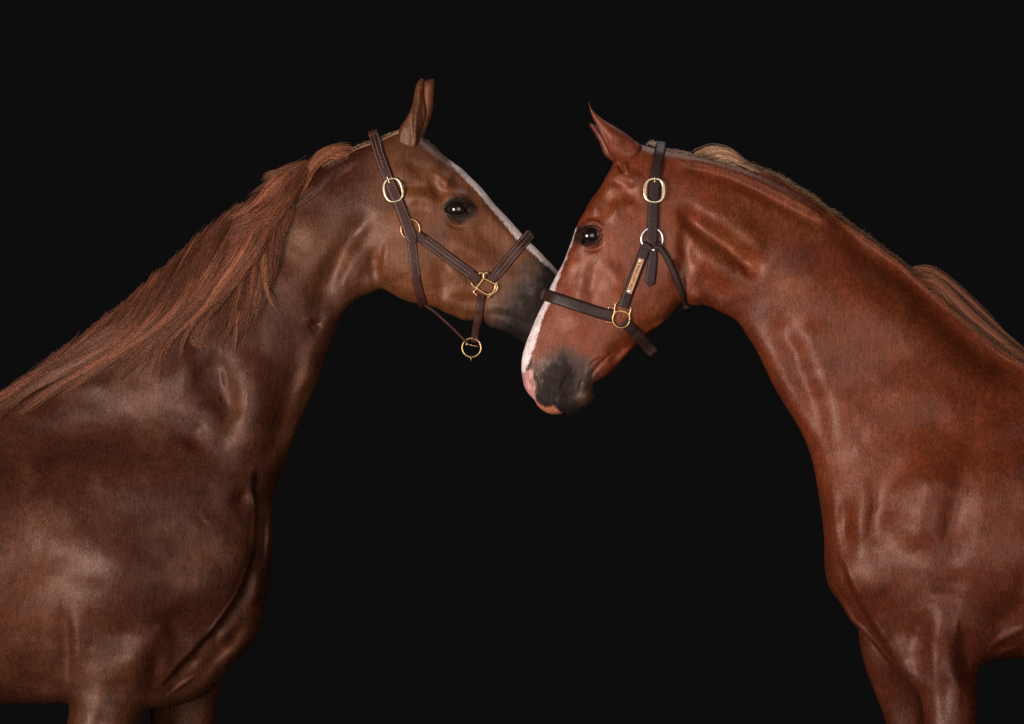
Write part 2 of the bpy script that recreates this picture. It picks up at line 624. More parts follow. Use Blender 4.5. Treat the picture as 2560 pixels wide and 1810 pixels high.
CTRL_A = [  # x, y, half width, rounding length, sideways offset
    (1010, 360, 52, 22), (1050, 420, 78, 30), (1110, 440, 84, 30), (1140, 510, 96, 32), (1200, 500, 62, 22), (1030, 520, 88, 36),
    (1000, 640, 82, 42), (1070, 680, 74, 34), (1130, 620, 76, 32), (1230, 600, 52, 24), (1200, 720, 54, 28), (1300, 660, 46, 24),
    (1290, 780, 48, 26), (1390, 760, 56, 26), (1380, 850, 46, 26), (930, 640, 74, 40),
    (930, 480, 72, 40), (860, 520, 80, 80), (800, 640, 88, 95), (780, 800, 80, 70), (720, 600, 90, 95), (640, 740, 104, 100), (700, 900, 106, 95),
    (860, 420, 60, 34), (720, 510, 62, 40), (600, 600, 62, 44), (480, 700, 66, 48), (330, 820, 72, 52),
    (560, 880, 122, 110), (450, 850, 94, 80), (690, 1080, 118, 70), (620, 1050, 146, 95), (300, 920, 78, 70), (120, 1010, 80, 70), (300, 1030, 122, 110), (400, 960, 106, 100), (200, 980, 84, 90), (120, 1090, 118, 110), (450, 1030, 122, 110),
    (600, 1240, 175, 80), (640, 1350, 150, 60), (420, 1250, 205, 110), (250, 1200, 195, 130), (100, 1220, 210, 130),
    (530, 1400, 195, 80), (400, 1430, 235, 110), (200, 1400, 240, 120), (0, 1400, 255, 140), (560, 1580, 130, 60),
    (50, 1600, 235, 120), (50, 1720, 200, 90), (250, 1600, 210, 90, -20), (340, 1640, 150, 70, -70), (270, 1720, 105, 55, -110), (270, 1800, 78, 48, -135),
    (450, 1690, 120, 55, 0), (270, 1950, 62, 42, -140), (270, 2130, 48, 32, -140), (270, 2350, 32, 24, -140), (290, 2550, 55, 30, -140),
    (-200, 1200, 200, 120), (-400, 1400, 300, 160), (-700, 1350, 280, 160), (-950, 1400, 240, 120), (-950, 1700, 120, 60, -90),
    (-1000, 1950, 60, 40, -130), (-1010, 2250, 36, 26, -130), (-1000, 2550, 55, 30, -130)]

EYE_A = [(1112, 525), (1122, 514), (1135, 507), (1148, 506), (1157, 511), (1164, 519), (1173, 530), (1164, 531), (1154, 534.5), (1141, 536.5), (1129, 535), (1119, 531)]
REL_A = [
    # eye and the bones round it
    polymask(EYE_A, 1.6, -10), stroke([(1116, 526), (1128, 537), (1141, 540), (1156, 538), (1170, 532)], 3, 3.5, .1),
    stroke([(1113, 522), (1125, 507), (1139, 500), (1152, 501), (1163, 509), (1171, 522)], 3.4, 5, .1),
    stroke([(1100, 508), (1116, 494), (1138, 485), (1158, 485), (1172, 495), (1180, 512)], 9, 6),
    stroke([(1100, 490), (1114, 478), (1136, 470), (1162, 471), (1180, 484), (1190, 505), (1192, 530)], 10, -6.5),
    stroke([(1112, 536), (1124, 549), (1142, 556), (1162, 556)], 4, 3), stroke([(1118, 543), (1134, 551), (1152, 552)], 2.5, -2.5),
    stroke([(1108, 542), (1126, 560), (1150, 567), (1172, 560)], 6, -4),
    blob(1113, 450, 17, 22, -20, 9), stroke([(1082, 425), (1088, 458), (1104, 480), (1130, 480)], 13, -8), stroke([(1132, 430), (1144, 452), (1140, 470)], 12, -5),
    stroke([(1086, 400), (1106, 420), (1132, 440), (1150, 462)], 10, -5),
    # zygomatic ridge and temple
    stroke([(1000, 470), (1035, 490), (1075, 502), (1110, 500)], 17, 6), blob(1045, 468, 26, 13, 10, -5), stroke([(1020, 508), (1050, 516), (1085, 524)], 13, -3.5),
    stroke([(1020, 400), (1012, 435), (1010, 470)], 18, 5), stroke([(1062, 395), (1056, 425), (1062, 455)], 17, -3.5),
    blob(1000, 555, 45, 40, 0, 4),
    # facial crest, cheek, veins, bars of the jaw
    stroke([(1090, 590), (1150, 615), (1200, 655), (1240, 690)], 16, 6), blob(1190, 662, 22, 18, 30, -5),
    stroke([(1180, 570), (1230, 600), (1270, 650), (1300, 700)], 18, -5), stroke([(1195, 540), (1205, 570), (1190, 600)], 14, -3),
    blob(1030, 650, 80, 80, 0, 9), stroke([(1082, 640), (1100, 680), (1105, 730), (1090, 765)], 12, -7), stroke([(1110, 650), (1150, 700), (1170, 740)], 10, 4),
    stroke([(1110, 742), (1170, 750), (1220, 748), (1270, 755)], 9, -4), stroke([(1120, 724), (1180, 728), (1240, 726)], 14, 3),
    stroke([(1195, 782), (1240, 784), (1290, 798), (1330, 826)], 7, -4), stroke([(1210, 768), (1250, 768), (1300, 780)], 14, 2.5),
    blob(1345, 735, 34, 30, 30, 4), stroke([(1296, 690), (1312, 722), (1318, 762)], 15, -3.5), blob(1425, 760, 14, 22, 0, -12),
    # throatlatch, jaw edge against the neck
    step([(968, 728), (955, 700), (952, 660), (958, 620), (962, 585)], 7, 40, -12), stroke([(938, 610), (930, 650), (934, 690), (942, 718)], 11, -9),
    stroke([(914, 650), (908, 690), (910, 730)], 8, -3), stroke([(893, 665), (888, 705), (896, 738)], 7, 2.5),
    # neck muscles
    stroke([(940, 515), (900, 565), (860, 620), (830, 690), (800, 760), (780, 805)], 26, -17, .3), stroke([(950, 540), (915, 590), (880, 640), (850, 720), (825, 780), (800, 850)], 14, 7),
    stroke([(885, 560), (850, 600), (800, 660), (775, 710)], 16, 5), stroke([(850, 700), (845, 740), (818, 800)], 10, -5),
    blob(786, 812, 13, 11, 0, -12), stroke([(750, 790), (775, 802), (790, 818), (806, 810)], 5, 4), stroke([(815, 800), (780, 870), (760, 930), (730, 1010), (700, 1090)], 15, 8),
    stroke([(775, 830), (748, 900), (735, 960), (712, 1040), (690, 1120), (668, 1180)], 15, -10), stroke([(790, 960), (768, 985), (748, 1030)], 9, -6),
    blob(840, 470, 60, 45, -35, 5), stroke([(905, 385), (860, 410), (820, 435), (780, 475), (740, 520)], 11, 7), stroke([(900, 402), (850, 440), (800, 485)], 11, -6),
    stroke([(770, 560), (720, 640), (700, 700)], 22, -6), blob(760, 580, 30, 60, 30, 5), blob(690, 830, 60, 90, 20, 6),
    # base of the neck
    blob(470, 925, 48, 70, 0, 18), stroke([(515, 850), (530, 900), (545, 960), (560, 1010), (555, 1060)], 20, -15), blob(575, 1035, 26, 46, 10, -12),
    stroke([(480, 860), (500, 960), (490, 1030)], 12, -5), stroke([(545, 925), (556, 950), (560, 975)], 3.5, 4), stroke([(548, 985), (545, 1005), (552, 1020)], 3.5, 4),
    stroke([(640, 860), (628, 1000), (612, 1100), (600, 1180)], 36, 13, .3), stroke([(480, 1040), (490, 1100), (510, 1140)], 14, -7), stroke([(450, 1090), (470, 1140)], 8, 5),
    # shoulder
    blob(607, 1243, 22, 26, 10, -15), step([(640, 1160), (636, 1215), (643, 1260), (640, 1340), (628, 1410), (602, 1470), (560, 1540), (505, 1605), (440, 1675), (398, 1722)], 3.4, 60, -22, .08),
    stroke([(637, 1215), (641, 1262), (638, 1340), (626, 1405), (602, 1462), (560, 1532), (512, 1594)], 3.5, 5, .1),
    stroke([(652, 1225), (654, 1300), (646, 1380), (622, 1450), (582, 1520), (530, 1590)], 13, -11), stroke([(678, 1255), (672, 1320), (669, 1400), (668, 1470)], 3.5, 6),
    stroke([(668, 1260), (660, 1340), (662, 1420)], 5, -6), stroke([(654, 1400), (640, 1470), (612, 1520)], 14, 7), blob(565, 1590, 22, 17, -45, 9),
    stroke([(545, 1570), (540, 1600), (560, 1622)], 6, -6), stroke([(610, 1540), (580, 1600), (520, 1660), (470, 1700)], 9, -7), stroke([(495, 1685), (450, 1715), (415, 1745)], 4, 6),
    stroke([(640, 1560), (590, 1630), (520, 1690)], 12, 6), blob(480, 1655, 22, 12, -35, -7),
    blob(508, 1300, 13, 9, 20, -3), stroke([(497, 1284), (515, 1290), (522, 1308)], 5, 2.5), blob(560, 1330, 45, 40, 0, 7), blob(500, 1480, 60, 50, -30, 10),
    stroke([(300, 1100), (330, 1200), (300, 1350), (330, 1480)], 30, 6), blob(230, 1075, 200, 50, -12, -12), blob(100, 1250, 90, 120, 10, 9),
    blob(290, 1430, 90, 100, 0, 14), blob(110, 1430, 70, 80, 0, -13), blob(130, 1250, 110, 90, 0, 8), stroke([(400, 1530), (440, 1560), (420, 1610)], 16, -7), blob(390, 1560, 34, 22, -20, -7),
    # girth groove, elbow and forearm
    stroke([(160, 1470), (166, 1560), (168, 1640), (170, 1740)], 9, -13), stroke([(180, 1500), (190, 1600), (188, 1700)], 12, 5), blob(290, 1590, 70, 46, 15, -17),
    blob(350, 1640, 42, 60, 25, 17), stroke([(388, 1600), (392, 1650), (380, 1720)], 8, -7), stroke([(240, 1760), (250, 1810), (256, 1900)], 12, -5), stroke([(295, 1690), (290, 1760)], 14, -4),
    blob(80, 1730, 90, 18, 6, 6), stroke([(20, 1700), (90, 1705), (150, 1725)], 8, -6), blob(100, 1000, 60, 16, -30, -8), blob(250, 960, 40, 26, 0, 6),
]

EAR_A_NEAR = [(996, 345), (1002, 318), (1018, 296), (1031, 268), (1037, 238), (1044, 211), (1056, 199), (1061, 207), (1063, 249), (1068, 278), (1063, 308),
              (1053, 338), (1049, 367), (1037, 391), (1022, 402), (1004, 392), (994, 368)]
EAR_A_FAR = [(1040, 350), (1050, 300), (1054, 250), (1057, 205), (1063, 197), (1076, 194), (1084, 196), (1083, 234), (1082, 266), (1074, 298), (1062, 328), (1054, 352)]
REL_EAR_A = [step([(1033, 395), (1034, 350), (1033, 310), (1037, 262), (1041, 225), (1048, 206)], 2.2, 22, -11, .05), stroke([(1044, 380), (1050, 340), (1056, 300), (1054, 250), (1053, 215)], 4.5, -5),
             stroke([(1034, 380), (1037, 330), (1040, 280), (1043, 240)], 3, 3.5), stroke([(1020, 390), (1012, 350), (1022, 310)], 7, -4)]
FARLEG_A = [(400, 1600), (480, 1600), (545, 1660), (545, 1700), (539, 1739), (529, 1810), (505, 1950), (482, 2090), (480, 2180), (462, 2250), (462, 2390), (474, 2430),
            (484, 2510), (505, 2597), (392, 2597), (405, 2500), (388, 2440), (402, 2390), (402, 2250), (382, 2180), (380, 2080), (372, 1950), (365, 1810), (360, 1700)]


def pig_a(q, d, isnear):
    n = len(q)
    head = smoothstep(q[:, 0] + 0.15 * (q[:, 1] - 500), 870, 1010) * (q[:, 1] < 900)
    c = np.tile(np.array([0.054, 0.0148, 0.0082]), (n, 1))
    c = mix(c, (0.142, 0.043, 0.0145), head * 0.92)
    pn = fractal(q, 120, 3)
    c = mix(c, (0.090, 0.029, 0.012), smoothstep(pn, 0.48, 0.72) * 0.8)
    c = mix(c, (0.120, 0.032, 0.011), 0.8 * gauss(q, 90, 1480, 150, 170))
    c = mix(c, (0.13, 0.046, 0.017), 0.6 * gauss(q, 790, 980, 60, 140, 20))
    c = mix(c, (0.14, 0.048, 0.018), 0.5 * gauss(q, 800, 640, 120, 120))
    e = fractal(q, 14, 9) - 0.5
    # dark skin round the eye and on the muzzle
    ex = np.sqrt(((q[:, 0] - 1150) / 44) ** 2 + ((q[:, 1] - 524) / 34) ** 2)
    c = mix(c, (0.016, 0.012, 0.010), 0.93 * smoothstep(1.18 - ex + e * 0.35, 0, 0.4))
    mz = (q[:, 0] - 1275) * 0.78 + (q[:, 1] - 690) * 0.62 + e * 46 - 900 * smoothstep(q[:, 1], 930, 1000)
    dark = smoothstep(mz, -35, 60)
    c = mix(c, (0.050, 0.033, 0.024), dark); c = mix(c, (0.016, 0.012, 0.011), smoothstep(mz, 10, 95))
    # white stripe down the face
    P = np.array([(1118, 395), (1137, 409), (1174, 441), (1213, 481), (1255, 530), (1304, 584), (1337, 617), (1366, 647), (1396, 682)], float)
    w = np.array([0, 9, 12, 13, 14.5, 18, 17, 12, 4], float)
    dd, k, t = seg_dist(q, P[:-1], P[1:])
    wl = w[k] * (1 - t) + w[k + 1] * t
    end = (q[:, 0] > 1112) & (q[:, 0] < 1400)
    wh = smoothstep(wl + e * 3.5 + (value_noise(q, 2.5, 88) - 0.5) * 1.2 - np.minimum(dd, d + 40 * (dd > 40)), -1.2, 1.6) * end
    c = mix(c, (0.82, 0.66, 0.62), wh)
    # pale roots at the poll
    return c * (0.9 + 0.2 * fractal(q, 30, 21)[:, None])


# ================================================================ HORSE B (right, red chestnut)
Y_B = 0.0
OUT_B = [
    (1600, 361), (1583, 368), (1560, 378), (1545, 390), (1535, 401), (1528, 419), (1518, 437), (1508, 455), (1497, 474), (1484, 489), (1471, 510),
    (1459, 533), (1448, 551), (1440, 569), (1434, 587), (1428, 606), (1420, 626), (1413, 645), (1404, 665), (1393, 684), (1382, 705),
    (1374, 722), (1365, 745), (1357, 762), (1345, 785), (1334, 810), (1323, 838), (1314, 861), (1307, 886), (1304, 908), (1304, 930),
    (1307, 948), (1311, 966), (1321, 984), (1336, 1000), (1344, 1014), (1357, 1026), (1376, 1035), (1393, 1036), (1408, 1034),
    (1433, 1031), (1456, 1020), (1475, 1008), (1484, 994), (1486, 979), (1481, 965), (1498, 951), (1518, 938), (1538, 920), (1555, 901),
    (1572, 883), (1592, 861), (1612, 840), (1631, 825), (1651, 813), (1665, 800), (1678, 784), (1690, 769), (1698, 760), (1710, 757), (1725, 761),
    (1740, 763), (1758, 762), (1779, 768), (1804, 781), (1824, 791), (1842, 802), (1865, 834), (1890, 873), (1912, 918), (1931, 958), (1946, 986),
    (1962, 1012), (1990, 1056), (2015, 1105), (2033, 1160), (2045, 1225), (2055, 1290), (2061, 1349), (2062, 1414), (2073, 1466), (2100, 1506), (2126, 1550),
    (2152, 1575), (2190, 1620), (2225, 1665), (2262, 1705), (2290, 1735), (2297, 1775), (2298, 1815), (2303, 1950), (2308, 2090), (2308, 2180), (2325, 2250),
    (2322, 2430), (2305, 2510), (2280, 2597), (2392, 2597), (2380, 2500), (2396, 2440), (2388, 2400), (2388, 2250), (2404, 2180), (2404, 2090), (2416, 1950),
    (2428, 1812), (2434, 1720), (2440, 1668), (2460, 1656), (2499, 1650), (2560, 1645), (2700, 1650), (2900, 1665), (3100, 1650), (3300, 1610), (3400, 1690),
    (3480, 1830), (3560, 1980), (3590, 2200), (3600, 2450), (3570, 2596), (3680, 2597), (3672, 2450), (3680, 2300), (3700, 2000), (3655, 1880), (3660, 1700),
    (3710, 1500), (3725, 1300), (3680, 1140), (3560, 1030), (3300, 1000), (3000, 1000), (2800, 965), (2650, 940), (2560, 906), (2500, 868), (2450, 826), (2400, 784),
    (2340, 733), (2286, 684), (2250, 653), (2200, 615), (2150, 578), (2100, 544), (2050, 509), (2000, 474), (1950, 445), (1900, 423), (1850, 409), (1800, 399),
    (1760, 391), (1700, 381), (1640, 370)]
CTRL_B = [
    (1600, 400, 54, 22), (1560, 440, 72, 26), (1520, 500, 84, 28), (1480, 590, 92, 26), (1450, 620, 56, 18), (1560, 560, 88, 34), (1640, 520, 80, 40),
    (1600, 680, 84, 42), (1660, 720, 76, 40), (1560, 760, 74, 34), (1500, 700, 70, 32), (1420, 700, 44, 20), (1400, 780, 42, 22), (1480, 800, 60, 28),
    (1360, 880, 46, 22), (1420, 880, 54, 26), (1500, 880, 50, 24), (1350, 960, 52, 20), (1400, 980, 56, 20), (1450, 980, 44, 18), (1600, 820, 50, 26),
    (1720, 480, 72, 46), (1740, 650, 76, 44), (1720, 740, 62, 30), (1850, 560, 88, 95), (1840, 720, 84, 80), (1960, 700, 94, 105), (1950, 900, 90, 80),
    (1750, 420, 56, 40), (1950, 480, 66, 80), (2150, 620, 74, 130), (2350, 780, 76, 140), (2520, 910, 80, 150), (2300, 830, 92, 130),
    (2080, 860, 108, 110), (2060, 1100, 118, 80), (2200, 820, 90, 100), (2250, 1000, 140, 120), (2420, 1000, 120, 90), (2140, 1250, 150, 60), (2110, 1400, 130, 46),
    (2300, 1250, 195, 110), (2500, 1200, 205, 120), (2200, 1420, 185, 70), (2350, 1450, 225, 100), (2540, 1450, 250, 130), (2240, 1560, 140, 52, -10),
    (2180, 1560, 80, 40, 10), (2400, 1580, 190, 80, -25), (2350, 1680, 110, 55, -95), (2363, 1800, 70, 46, -130), (2520, 1600, 200, 80, 0), (2600, 1630, 200, 90),
    (2363, 1950, 62, 42, -140), (2358, 2130, 48, 32, -140), (2358, 2350, 32, 24, -140), (2340, 2550, 55, 30, -140),
    (2800, 1300, 290, 150), (3200, 1350, 300, 160), (3550, 1300, 240, 120), (3550, 1700, 120, 60, -90), (3630, 2000, 60, 40, -130), (3630, 2550, 50, 30, -130), (2750, 1000, 120, 80)]
EYE_B = [(1456, 588), (1463, 579), (1475, 573), (1487, 573.5), (1497, 578), (1501, 584), (1495, 594), (1486, 600), (1475, 602), (1466, 603), (1457, 609), (1455, 599)]
REL_B = [
    polymask(EYE_B, 1.6, -10), stroke([(1452, 606), (1462, 611), (1478, 609), (1492, 603), (1501, 592), (1503, 582)], 3, 4, .1), stroke([(1450, 587), (1461, 575), (1476, 568), (1490, 569), (1504, 580)], 3.6, 7, .1),
    stroke([(1450, 566), (1466, 556), (1484, 555), (1500, 563), (1510, 578)], 6, 6), stroke([(1470, 561), (1486, 562), (1502, 568)], 2, -3), stroke([(1446, 556), (1462, 545), (1484, 543), (1508, 552)], 7, -7),
    stroke([(1455, 620), (1475, 625), (1498, 618), (1512, 600)], 6, -5), blob(1494, 502, 18, 30, 25, 5), stroke([(1516, 466), (1520, 500), (1508, 528), (1482, 540)], 13, -9),
    stroke([(1496, 545), (1530, 528), (1565, 513), (1595, 500)], 16, 7), stroke([(1522, 512), (1550, 497), (1575, 480), (1595, 466)], 17, -7.5), stroke([(1532, 538), (1560, 530), (1585, 514)], 10, -4.5),
    stroke([(1590, 420), (1580, 450), (1570, 470)], 12, 5), stroke([(1545, 440), (1535, 470)], 12, -4),
    polymask([(1542, 404), (1549, 404), (1556, 414), (1559, 428), (1554, 432), (1547, 422)], 2.5, -11), stroke([(1552, 400), (1562, 412), (1566, 430), (1558, 438)], 5, 5),
    blob(1620, 700, 85, 90, 0, 9), stroke([(1690, 640), (1702, 690), (1698, 740)], 12, -7),
    stroke([(1500, 640), (1530, 680), (1550, 720), (1570, 750)], 14, 6), stroke([(1478, 640), (1482, 690), (1474, 730), (1482, 770)], 12, -5), stroke([(1440, 640), (1430, 700), (1420, 750)], 18, -4), stroke([(1455, 660), (1455, 710), (1450, 760)], 9, 4),
    blob(1440, 642, 12, 16, 0, -5), stroke([(1400, 760), (1440, 800), (1460, 850)], 20, 4),
    stroke([(1610, 800), (1640, 808), (1668, 790)], 8, -9), stroke([(1585, 855), (1545, 880), (1520, 910)], 12, -8), stroke([(1612, 852), (1580, 880), (1545, 915), (1515, 938)], 7, 6),
    stroke([(1620, 835), (1650, 820), (1680, 795)], 6, 6), blob(1600, 830, 34, 16, -40, -8),
    # muzzle
    step([(1440, 927), (1430, 933), (1419, 940), (1409, 953), (1401, 975), (1395, 992), (1393, 1010), (1396, 1024)], 1.6, 14, 8, .1), stroke([(1438, 931), (1425, 936), (1413, 947), (1405, 962), (1398, 984)], 2.6, -6),
    stroke([(1476, 962), (1480, 938), (1494, 918), (1518, 893), (1540, 872)], 3.4, -7), stroke([(1468, 930), (1480, 908), (1500, 890)], 3.2, -5), stroke([(1466, 950), (1470, 925), (1486, 900), (1508, 880)], 5, 4),
    blob(1465, 985, 20, 24, 0, 6), stroke([(1483, 964), (1470, 968), (1460, 972)], 3, -5), stroke([(1434, 925), (1437, 930)], 2.5, 4), stroke([(1455, 945), (1450, 965), (1440, 985)], 4, -4),
    stroke([(1332, 928), (1338, 945), (1343, 968), (1340, 992)], 4, -7), blob(1330, 958, 6, 10, 10, -6), blob(1365, 975, 22, 34, 0, 5), stroke([(1385, 935), (1376, 980), (1372, 1010)], 8, -4), blob(1400, 905, 34, 22, 0, 4), blob(1320, 898, 10, 12, 0, -3),
    # throat
    stroke([(1698, 560), (1715, 610), (1720, 660), (1722, 710)], 12, -10), blob(1745, 742, 28, 14, 0, 8), stroke([(1725, 640), (1760, 690), (1800, 745), (1835, 790)], 18, -8), stroke([(1712, 590), (1760, 640), (1810, 690), (1845, 730)], 18, 5),
    stroke([(1690, 500), (1735, 555), (1790, 592), (1830, 620), (1870, 658), (1895, 710)], 17, -21, .25), stroke([(1740, 490), (1800, 540), (1860, 590), (1920, 660)], 28, 13, .3), stroke([(1838, 660), (1866, 690)], 5, 4),
    # under the crest
    stroke([(1680, 394), (1780, 413), (1860, 440), (1930, 472), (2000, 508), (2066, 546)], 10, 6.5, .12), stroke([(1700, 412), (1800, 437), (1880, 470), (1950, 506), (2020, 546), (2062, 572)], 10, -5, .12),
    stroke([(1760, 400), (1860, 425), (1950, 462), (2040, 515), (2110, 570), (2200, 640)], 6, -7),
    stroke([(2060, 545), (2120, 590), (2200, 650), (2286, 722), (2400, 822), (2500, 905), (2620, 965)], 25, -16, .2), stroke([(2040, 640), (2130, 710), (2230, 800), (2340, 885), (2450, 965)], 46, 11),
    # neck
    stroke([(1935, 740), (1960, 830), (1990, 910), (2022, 980), (2052, 1050), (2080, 1140)], 15, -10, .35), stroke([(1890, 800), (1935, 890), (1980, 980), (2030, 1080)], 20, 6, .3), stroke([(2000, 780), (2035, 890), (2080, 1000)], 28, 7, .3),
    stroke([(1985, 1050), (2010, 1090), (2030, 1130)], 3.5, 5), blob(2180, 980, 80, 80, 30, -9), blob(2310, 1060, 90, 60, 0, -8), blob(2100, 1000, 70, 90, 20, 6), blob(2080, 1080, 40, 70, 10, 7),
    # shoulder and breast
    blob(2188, 1290, 30, 66, 5, -16), stroke([(2150, 1180), (2160, 1260), (2150, 1340), (2170, 1400)], 14, 9), stroke([(2345, 1130), (2316, 1230), (2290, 1320), (2262, 1390)], 30, 15, .3), blob(2248, 1175, 56, 40, -40, -15),
    stroke([(2100, 1230), (2115, 1310), (2130, 1400)], 10, -8), blob(2078, 1260, 16, 50, 0, 6), blob(2385, 1330, 34, 90, 12, -14), blob(2470, 1240, 50, 130, 5, 14), stroke([(2400, 1400), (2380, 1500), (2360, 1540)], 18, -8),
    stroke([(2440, 1050), (2420, 1180), (2400, 1300)], 16, -5), stroke([(2350, 960), (2390, 1050), (2380, 1120)], 16, 5),
    step([(2090, 1370), (2108, 1420), (2130, 1475), (2170, 1540), (2205, 1600), (2235, 1655), (2254, 1688)], 3.4, 60, 27, .22), stroke([(2100, 1380), (2125, 1440), (2150, 1490), (2185, 1550), (2220, 1610), (2250, 1670)], 5, 5),
    stroke([(2085, 1440), (2120, 1510), (2170, 1580), (2210, 1640)], 14, -10), blob(2185, 1470, 40, 50, -25, 10), stroke([(2196, 1520), (2206, 1570), (2226, 1610)], 8, 6), stroke([(2240, 1540), (2290, 1640), (2285, 1720)], 13, -8), blob(2265, 1680, 16, 16, 0, 6),
    blob(2350, 1575, 34, 44, -20, 12), stroke([(2395, 1540), (2392, 1580), (2398, 1610)], 5, 6), stroke([(2330, 1520), (2300, 1580), (2320, 1640)], 11, -7), stroke([(2405, 1560), (2415, 1640), (2425, 1720)], 12, -11),
    blob(2335, 1640, 22, 60, 0, 7), stroke([(2370, 1660), (2366, 1740), (2370, 1820)], 8, -6), stroke([(2460, 1640), (2500, 1600), (2550, 1575), (2600, 1560)], 6, 6), stroke([(2470, 1652), (2520, 1625), (2570, 1612)], 4, 5), stroke([(2480, 1600), (2520, 1540), (2570, 1500)], 18, -12), blob(2560, 1470, 20, 50, 0, -9),
]
EAR_B_NEAR = [(1470, 257), (1479, 277), (1504, 300), (1534, 318), (1562, 335), (1585, 352), (1604, 368), (1600, 398), (1578, 414), (1556, 410), (1538, 401), (1526, 391), (1516, 374), (1502, 345), (1488, 313), (1477, 287)]
EAR_B_FAR = [(1474, 306), (1487, 331), (1500, 355), (1507, 375), (1516, 389), (1540, 402), (1560, 390), (1540, 360), (1505, 325), (1488, 310)]
REL_EAR_B = [stroke([(1474, 275), (1487, 305), (1504, 340), (1518, 370), (1530, 390)], 3, 4), stroke([(1486, 292), (1500, 322), (1516, 352), (1530, 380)], 6, -4.5), stroke([(1545, 350), (1570, 365), (1582, 385)], 9, -4), blob(1540, 345, 24, 16, 30, 4)]
FARLEG_B = [(2145, 1500), (2153, 1560), (2157, 1609), (2170, 1669), (2195, 1734), (2225, 1812), (2262, 1950), (2282, 2080), (2284, 2180), (2298, 2250), (2296, 2400), (2282, 2510), (2262, 2597),
            (2372, 2597), (2356, 2510), (2364, 2400), (2362, 2250), (2380, 2180), (2380, 2080), (2376, 1950), (2362, 1810), (2352, 1720), (2340, 1600), (2260, 1500)]


def pig_b(q, d, isnear):
    n = len(q)
    c = np.tile(np.array([0.165, 0.031, 0.0095]), (n, 1))
    pn = fractal(q, 130, 5)
    c = mix(c, (0.095, 0.017, 0.007), smoothstep(pn, 0.50, 0.75) * 0.8)
    c = mix(c, (0.21, 0.056, 0.018), smoothstep(fractal(q, 90, 12), 0.56, 0.8) * 0.6)
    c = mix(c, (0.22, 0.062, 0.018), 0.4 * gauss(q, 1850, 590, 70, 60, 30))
    c = mix(c, (0.085, 0.018, 0.0085), 0.75 * smoothstep(q[:, 1], 1150, 1650))  # light falling off towards the legs, mixed into the coat colour
    e = fractal(q, 14, 19) - 0.5
    ex = np.sqrt(((q[:, 0] - 1466) / 44) ** 2 + ((q[:, 1] - 590) / 36) ** 2)
    c = mix(c, (0.014, 0.008, 0.007), 0.93 * smoothstep(1.12 - ex + e * 0.4, 0, 0.5))
    # dark muzzle
    mm = 1.25 - np.sqrt(((q[:, 0] - 1410) / 72) ** 2 + ((q[:, 1] - 975) / 84) ** 2) + e * 0.5
    c = mix(c, (0.060, 0.034, 0.027), smoothstep(mm, -0.35, 0.35)); c = mix(c, (0.020, 0.015, 0.013), smoothstep(mm, 0.0, 0.55) * (1 - 0.75 * smoothstep(q[:, 0] - 0.25 * (q[:, 1] - 980), 1434, 1462)))
    c = mix(c, (0.115, 0.058, 0.038), 0.85 * gauss(q, 1470, 990, 24, 30))
    c = mix(c, (0.03, 0.02, 0.018), 0.9 * gauss(q, 1318, 912, 12, 15))
    # stripe
    P = np.array([(1440, 569), (1428, 606), (1404, 665), (1382, 705), (1365, 745), (1345, 785), (1323, 838), (1307, 886), (1304, 910), (1304, 932)], float)
    w = np.array([1.0, 2.0, 4, 12, 14, 15, 21, 22, 14, 8], float)
    dd, k, t = seg_dist(q, P[:-1], P[1:]); wl = w[k] * (1 - t) + w[k + 1] * t
    wh = smoothstep(wl + e * 5 + (value_noise(q, 3, 89) - 0.5) * 1.2 - dd, -1.2, 1.6)
    c = mix(c, (0.82, 0.66, 0.63), wh)
    pink = spline([(1296, 924), (1306, 930), (1318, 928), (1328, 923), (1333, 934), (1335, 948), (1340, 958), (1341, 968), (1338, 978), (1337, 990), (1340, 1003), (1334, 1008), (1310, 990), (1298, 960)], 2, True)
    c = mix(c, (0.56, 0.25, 0.23), smoothstep(sdist(q, pink), -1.2, 1.2) * (1 - 0.5 * gauss(q, 1331, 958, 6, 10)))
    lip = spline([(1336, 1000), (1343, 1005), (1352, 1013), (1364, 1017), (1374, 1016), (1383, 1012), (1387, 1018), (1396, 1026), (1408, 1034), (1400, 1044), (1370, 1044), (1345, 1025)], 2, True)
    c = mix(c, (0.50, 0.165, 0.085), smoothstep(sdist(q, lip), -1.2, 1.2))
    return c * (0.9 + 0.2 * fractal(q, 30, 23)[:, None])


def dens(head_box, eye, extra=()):
    def f(Q):
        x, y = Q[:, 0], Q[:, 1]
        r = np.full(len(Q), 6.5)
        out = (x < -90) | (x > 2650) | (y > 1900)
        r[out] = 16
        a, b, c_, d_ = head_box
        r[(x > a) & (x < c_) & (y > b) & (y < d_)] = 4.0
        for (ex, ey, er) in (eye,) + tuple(extra):
            m = (x - ex) ** 2 + (y - ey) ** 2 < er ** 2
            r[m] = 2.0 if er < 61 else np.minimum(r[m], 4.0)
        return r
    return f


